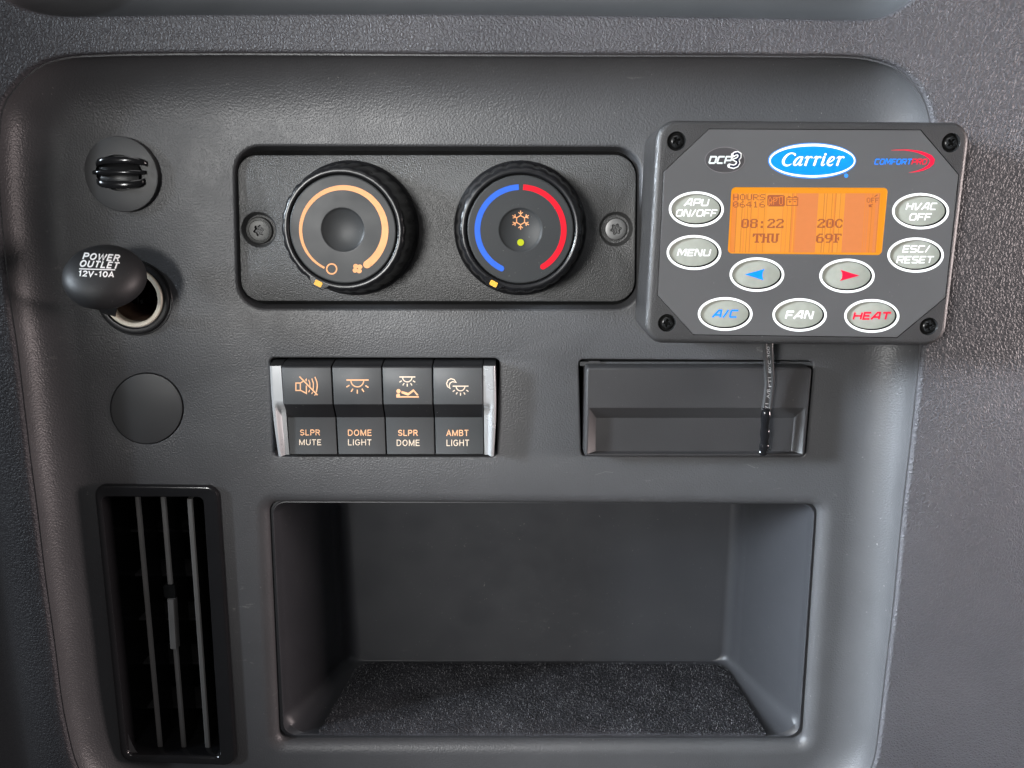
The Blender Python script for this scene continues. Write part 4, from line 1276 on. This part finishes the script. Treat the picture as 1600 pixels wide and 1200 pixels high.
ZP = lambda x, y: (1350 + x / 12.3, 215 + y / 12.3)
b = MB()
square_words(b, mp, 'COMFORT', (*ZP(195, 406), *ZP(925, 520)), 'blue', 1.5, .25)
square_words(b, mp, 'PRO', (*ZP(908, 406), *ZP(1225, 520)), 'red', 1.5, .25)
sw = [(520, 243, 6), (640, 238, 16), (780, 238, 22), (920, 250, 32), (1060, 278, 44), (1180, 322, 64), (1270, 372, 84), (1312, 430, 92), (1300, 490, 84), (1240, 555, 60), (1140, 610, 40), (1030, 645, 24), (930, 664, 14), (860, 672, 5)]
stroke(b, mp, [(*ZP(x, y), w_ / 12.3) for x, y, w_ in sw], 1, 'red')
build('series_badge', b, t)

# =================================================================== CABLE
cb = thing('cable', 'flat dark sensor cable ending in a shiny black sleeve, hanging under the screen unit', 'cable', at(1200, 545, 12))
path = [(1199, 500, 14), (1199.8, 540, 13.5), (1201, 570, 12.5), (1202.3, 595, 11.5), (1200.5, 618, 11), (1197.5, 640, 10.8)]
def tubeflat(mb, pts, hw, ht, m, n=28, cap0=True, cap1=True, shape='twin'):
    rows = []
    P = [at(x, y, z) for x, y, z in pts]
    for i, p in enumerate(P):
        a = P[max(0, i - 1)]; c_ = P[min(len(P) - 1, i + 1)]
        d = (c_ - a).normalized(); sd = d.cross(Vector((0, 0, 1))).normalized(); up = sd.cross(d)
        w_ = hw[i] if hasattr(hw, '__len__') else hw; h_ = ht[i] if hasattr(ht, '__len__') else ht
        row = []
        for k in range(n):
            q = 2 * PI * k / n; cx, cy = math.cos(q), math.sin(q)
            r_ = 1.0
            hh = h_ * cy
            if shape == 'twin': hh = h_ * cy * (0.70 + .30 * min(1, abs(cx) * 1.8)) if abs(cx) < .6 else h_ * cy * 1.25
            row.append(p + sd * (-w_ * (abs(cx) ** .8) * (1 if cx > 0 else -1)) + up * hh)
        rows.append(row)
    mb.strip(rows, m, cap0, cap1)
def dens(P, k=6):
    out = []
    for i in range(len(P) - 1):
        p0, p1, p2, p3 = P[max(0, i - 1)], P[i], P[i + 1], P[min(len(P) - 1, i + 2)]
        for q in range(k):
            u = q / k
            out.append(tuple(.5 * ((2 * p1[j]) + (-p0[j] + p2[j]) * u + (2 * p0[j] - 5 * p1[j] + 4 * p2[j] - p3[j]) * u * u + (-p0[j] + 3 * p1[j] - 3 * p2[j] + p3[j]) * u ** 3) for j in range(len(p1))))
    out.append(P[-1]); return out
b = MB()
D1 = [at(*p) for p in dens(path)]
for off in (-1.2, 1.2):
    rows = []
    for i, p in enumerate(D1):
        d = (D1[min(len(D1) - 1, i + 1)] - D1[max(0, i - 1)]).normalized(); sd = d.cross(Vector((0, 0, 1))).normalized(); up = sd.cross(d)
        rows.append([p + sd * (off - .92 * math.cos(2 * PI * k / 18)) + up * (.92 * math.sin(2 * PI * k / 18)) for k in range(18)])
    b.strip(rows, 'cable', True, True)
rows = []
for i, p in enumerate(D1):
    d = (D1[min(len(D1) - 1, i + 1)] - D1[max(0, i - 1)]).normalized(); sd = d.cross(Vector((0, 0, 1))).normalized(); up = sd.cross(d)
    rows.append([p + sd * x + up * z for x, z in ((1.0, -.6), (1.0, .62), (-1.0, .62), (-1.0, -.6))][::-1])
b.strip(rows, 'cable', True, True)
sm = surf_map(b.bvh())
mk = MB()
for txt, (px, py, ln) in (('300', (1200.6, 550, 17)), ('80°C', (1202.3, 573, 20)), ('FTI', (1202.5, 597, 15)), ('A/B', (1200.6, 615, 15)), ('/1', (1198.2, 634, 8))):
    words(mk, sm, txt, (px - ln / 2, py - 2.4, px + ln / 2, py + 2.4), 'cableprint', 0, 0, -PI / 2 + (.06 if py > 600 else -.05), .08)
b.join(mk)
build('jacket', b, cb, sharp=60)
b = MB()
path2 = [(1197.8, 637, 10.8), (1197, 643, 10.8), (1195.5, 665, 10.4), (1195, 685, 10.0), (1193.5, 700, 9.8), (1191.5, 708, 9.6), (1190.5, 711.5, 9.5)]
D2 = dens(path2)
n2 = len(D2)
hw = [8.0 * mm(12) * (.93 + .09 * math.sin(i * .9)) * (1 if i < n2 - 9 else max(.12, math.sqrt(max(0.0, 1 - ((i - n2 + 9) / 8.4) ** 2)))) for i in range(n2)]
ht = [1.75 * (.94 + .12 * math.sin(i * .8 + 1)) * (1 if i < n2 - 9 else max(.15, math.sqrt(max(0.0, 1 - ((i - n2 + 9) / 8.4) ** 2)))) for i in range(n2)]
tubeflat(b, D2, hw, ht, 'shrink', shape='plain')
build('shrink_sleeve', b, cb, sharp=70)
